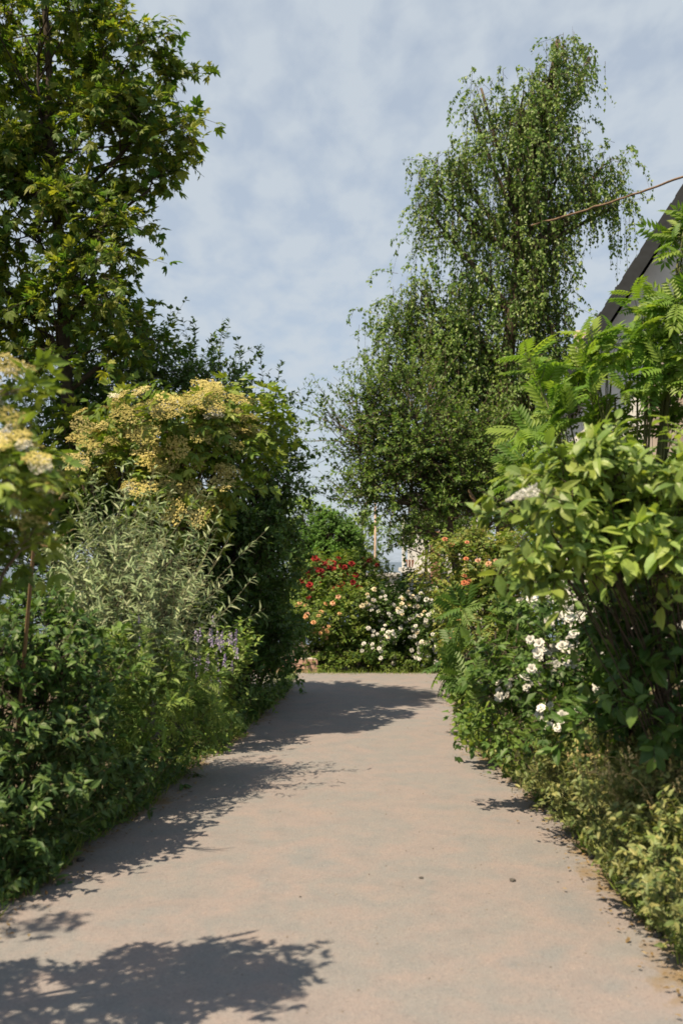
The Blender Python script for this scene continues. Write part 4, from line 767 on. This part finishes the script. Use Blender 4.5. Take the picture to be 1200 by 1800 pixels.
for e in ((130, 930), (75, 860), (120, 955)):
    mb = MB(); mb.tube([P(62, 955, 5.0), P((62 + e[0]) / 2, (955 + e[1]) / 2 + 8, 4.95), P(*e, 4.9)], [0.006, 0.005, 0.002], 5); mb.build('side_twig', M['bark_tan'], r_, b0)

# ------------------------------------------------------------------ verge cover and small things on the lane
rng = np.random.default_rng(99)
def verge(side, n, spread):
    y = 2.5 + 11.3 * rng.random(n) ** 1.3; e = np.array([lx(v) if side < 0 else rx_(v) for v in y]); off = np.abs(rng.normal(size=n)) * spread - 0.06 * rng.random(n)
    return np.stack([e + side * off, y, np.full(n, 0.005)], 1)
for side, nm in ((-1, 'left'), (1, 'right')):
    p_ = verge(side, 5200, 0.22); d = norm(rand_unit(rng, len(p_)) * 0.7 + UP * 0.9); n_ = rand_unit(rng, len(p_))
    V, T, k = inst(LT['blade'], p_, d, n_, 0.05 + 0.09 * rng.random(len(p_)))
    link('grass', mesh_arrays('grass', V, T, M['grass'], np.repeat(rng.random(len(p_)), k)), kind='stuff', label='short grass along the %s lane edge' % nm, category='grass')
    p_ = verge(side, 4200, 0.16); p_[:, 2] = 0.02 + 0.06 * rng.random(len(p_)); d = norm(rand_unit(rng, len(p_)) + UP * 0.25)
    V, T, k = inst(LT['round'], p_, d, norm(UP + rand_unit(rng, len(p_)) * 0.4), 0.02 + 0.035 * rng.random(len(p_)))
    link('ground_cover', mesh_arrays('ground_cover', V, T, M['weed'] if side < 0 else M['dry'], np.repeat(rng.random(len(p_)), k)), kind='stuff', label='tiny creeping weeds along the %s lane edge' % nm, category='ground cover')
n = 2600; p_ = np.stack([rng.uniform(-2.4, 3.0, n), 14.0 + rng.normal(size=n) * 0.07 + 0.06 * np.sin(np.arange(n) * 1.7), np.full(n, 0.006)], 1)
V, T, k = inst(LT['blade'], p_, norm(rand_unit(rng, n) * 0.7 + UP * 0.8), rand_unit(rng, n), 0.04 + 0.1 * rng.random(n) ** 2)
link('grass', mesh_arrays('grass', V, T, M['grass'], np.repeat(rng.random(n), k)), kind='stuff', label='grass fringe at the foot of the rose bed', category='grass')
n = 1500; y = 2.6 + 11 * rng.random(n) ** 1.2; sd = rng.random(n) < 0.55; x = np.where(sd, [rx_(v) - abs(q) * 0.1 for v, q in zip(y, rng.normal(size=n))], [lx(v) + abs(q) * 0.1 for v, q in zip(y, rng.normal(size=n))])
p_ = np.stack([x, y, np.full(n, 0.03)], 1); V, T, k = inst(LT['simple'], p_, norm(rand_unit(rng, n) * np.array([1, 1, .15])), norm(UP + rand_unit(rng, n) * 0.25), 0.012 + 0.02 * rng.random(n))
link('leaf_litter', mesh_arrays('leaf_litter', V, T, M['litter'], np.repeat(rng.random(n), k)), kind='stuff', label='dry fallen leaf bits along the lane edges', category='leaf litter')
def pebble(seed, k=0.75):
    r = np.random.default_rng(seed); V = []; T = []; nu, nv = 7, 4
    V.append((0, 0, -k))
    for i in range(1, nv):
        for j in range(nu):
            a = math.pi * i / nv; b = 2 * math.pi * j / nu; q = 1 + 0.18 * r.normal(); V.append((math.sin(a) * math.cos(b) * q, math.sin(a) * math.sin(b) * q * 0.8, -math.cos(a) * k * q))
    V.append((0, 0, k)); L_ = len(V) - 1
    for j in range(nu): T += [(0, 1 + (j + 1) % nu, 1 + j), (L_, 1 + (nv - 2) * nu + j, 1 + (nv - 2) * nu + (j + 1) % nu)]
    for i in range(nv - 2):
        for j in range(nu): a = 1 + i * nu + j; b = 1 + i * nu + (j + 1) % nu; T += [(a, b, b + nu), (a, b + nu, a + nu)]
    return np.array(V, float) * 0.5, np.array(T)
pt = pebble(4); n = 1800; y = 2.6 + 9 * rng.random(n) ** 1.5; f = rng.beta(0.5, 0.5, n); x = np.array([lx(v) + (rx_(v) - lx(v)) * q for v, q in zip(y, f)]); ff = np.clip(f, 0, 1)
s = 0.004 + 0.007 * rng.random(n) ** 3; p_ = np.stack([x, y, 0.004 + 0.02 * (1 - (2 * ff - 1) ** 2) + s * 0.3], 1)
V, T, k = inst(pt, p_, rand_unit(rng, n) * np.array([1, 1, .1]), np.tile(UP, (n, 1)), s)
M['gravel'] = leaf_mat('loose_gravel', [(0.13, 0.115, 0.10), (0.20, 0.175, 0.155), (0.26, 0.235, 0.215)], 0.0, 0.9, 0.1)
link('gravel', mesh_arrays('gravel', V, T, M['gravel'], np.repeat(rng.random(n), k)), kind='stuff', label='fine loose gravel scattered over the lane', category='gravel')
M['stone'] = plain('dark_stone', (0.09, 0.085, 0.08), (0.05, 0.048, 0.046), 30, 0.85)
for i, (px, py, s, lb) in enumerate(((900, 1556, 0.030, 'small dark stone on the sunny right half of the lane'), (740, 1553, 0.022, 'flat dark stone in the middle of the lane'), (1040, 1512, 0.05, 'dark stone touching the right weeds, casting a thin shadow'), (1155, 1652, 0.05, 'grey stone at the lower right lane edge'), (980, 1556, 0.012, 'tiny stone right of the small dark stone'), (1062, 1590, 0.018, 'small stone near the lower right weeds'), (142, 1517, 0.045, 'dark stone at the left lane edge below the nettles'), (528, 1587, 0.012, 'tiny stone left of the lane middle'))):
    g = G(px, py); fx = (g[0] - lx(g[1])) / (rx_(g[1]) - lx(g[1])); V, T = pebble(30 + i, 0.55)
    link('stone', mesh_arrays('stone', V * s, T, M['stone'], smooth=True), loc=(g[0], g[1], 0.006 + 0.02 * max(0, 1 - (2 * fx - 1) ** 2) + s * 0.22), label=lb, category='stone', group='stones on the lane')
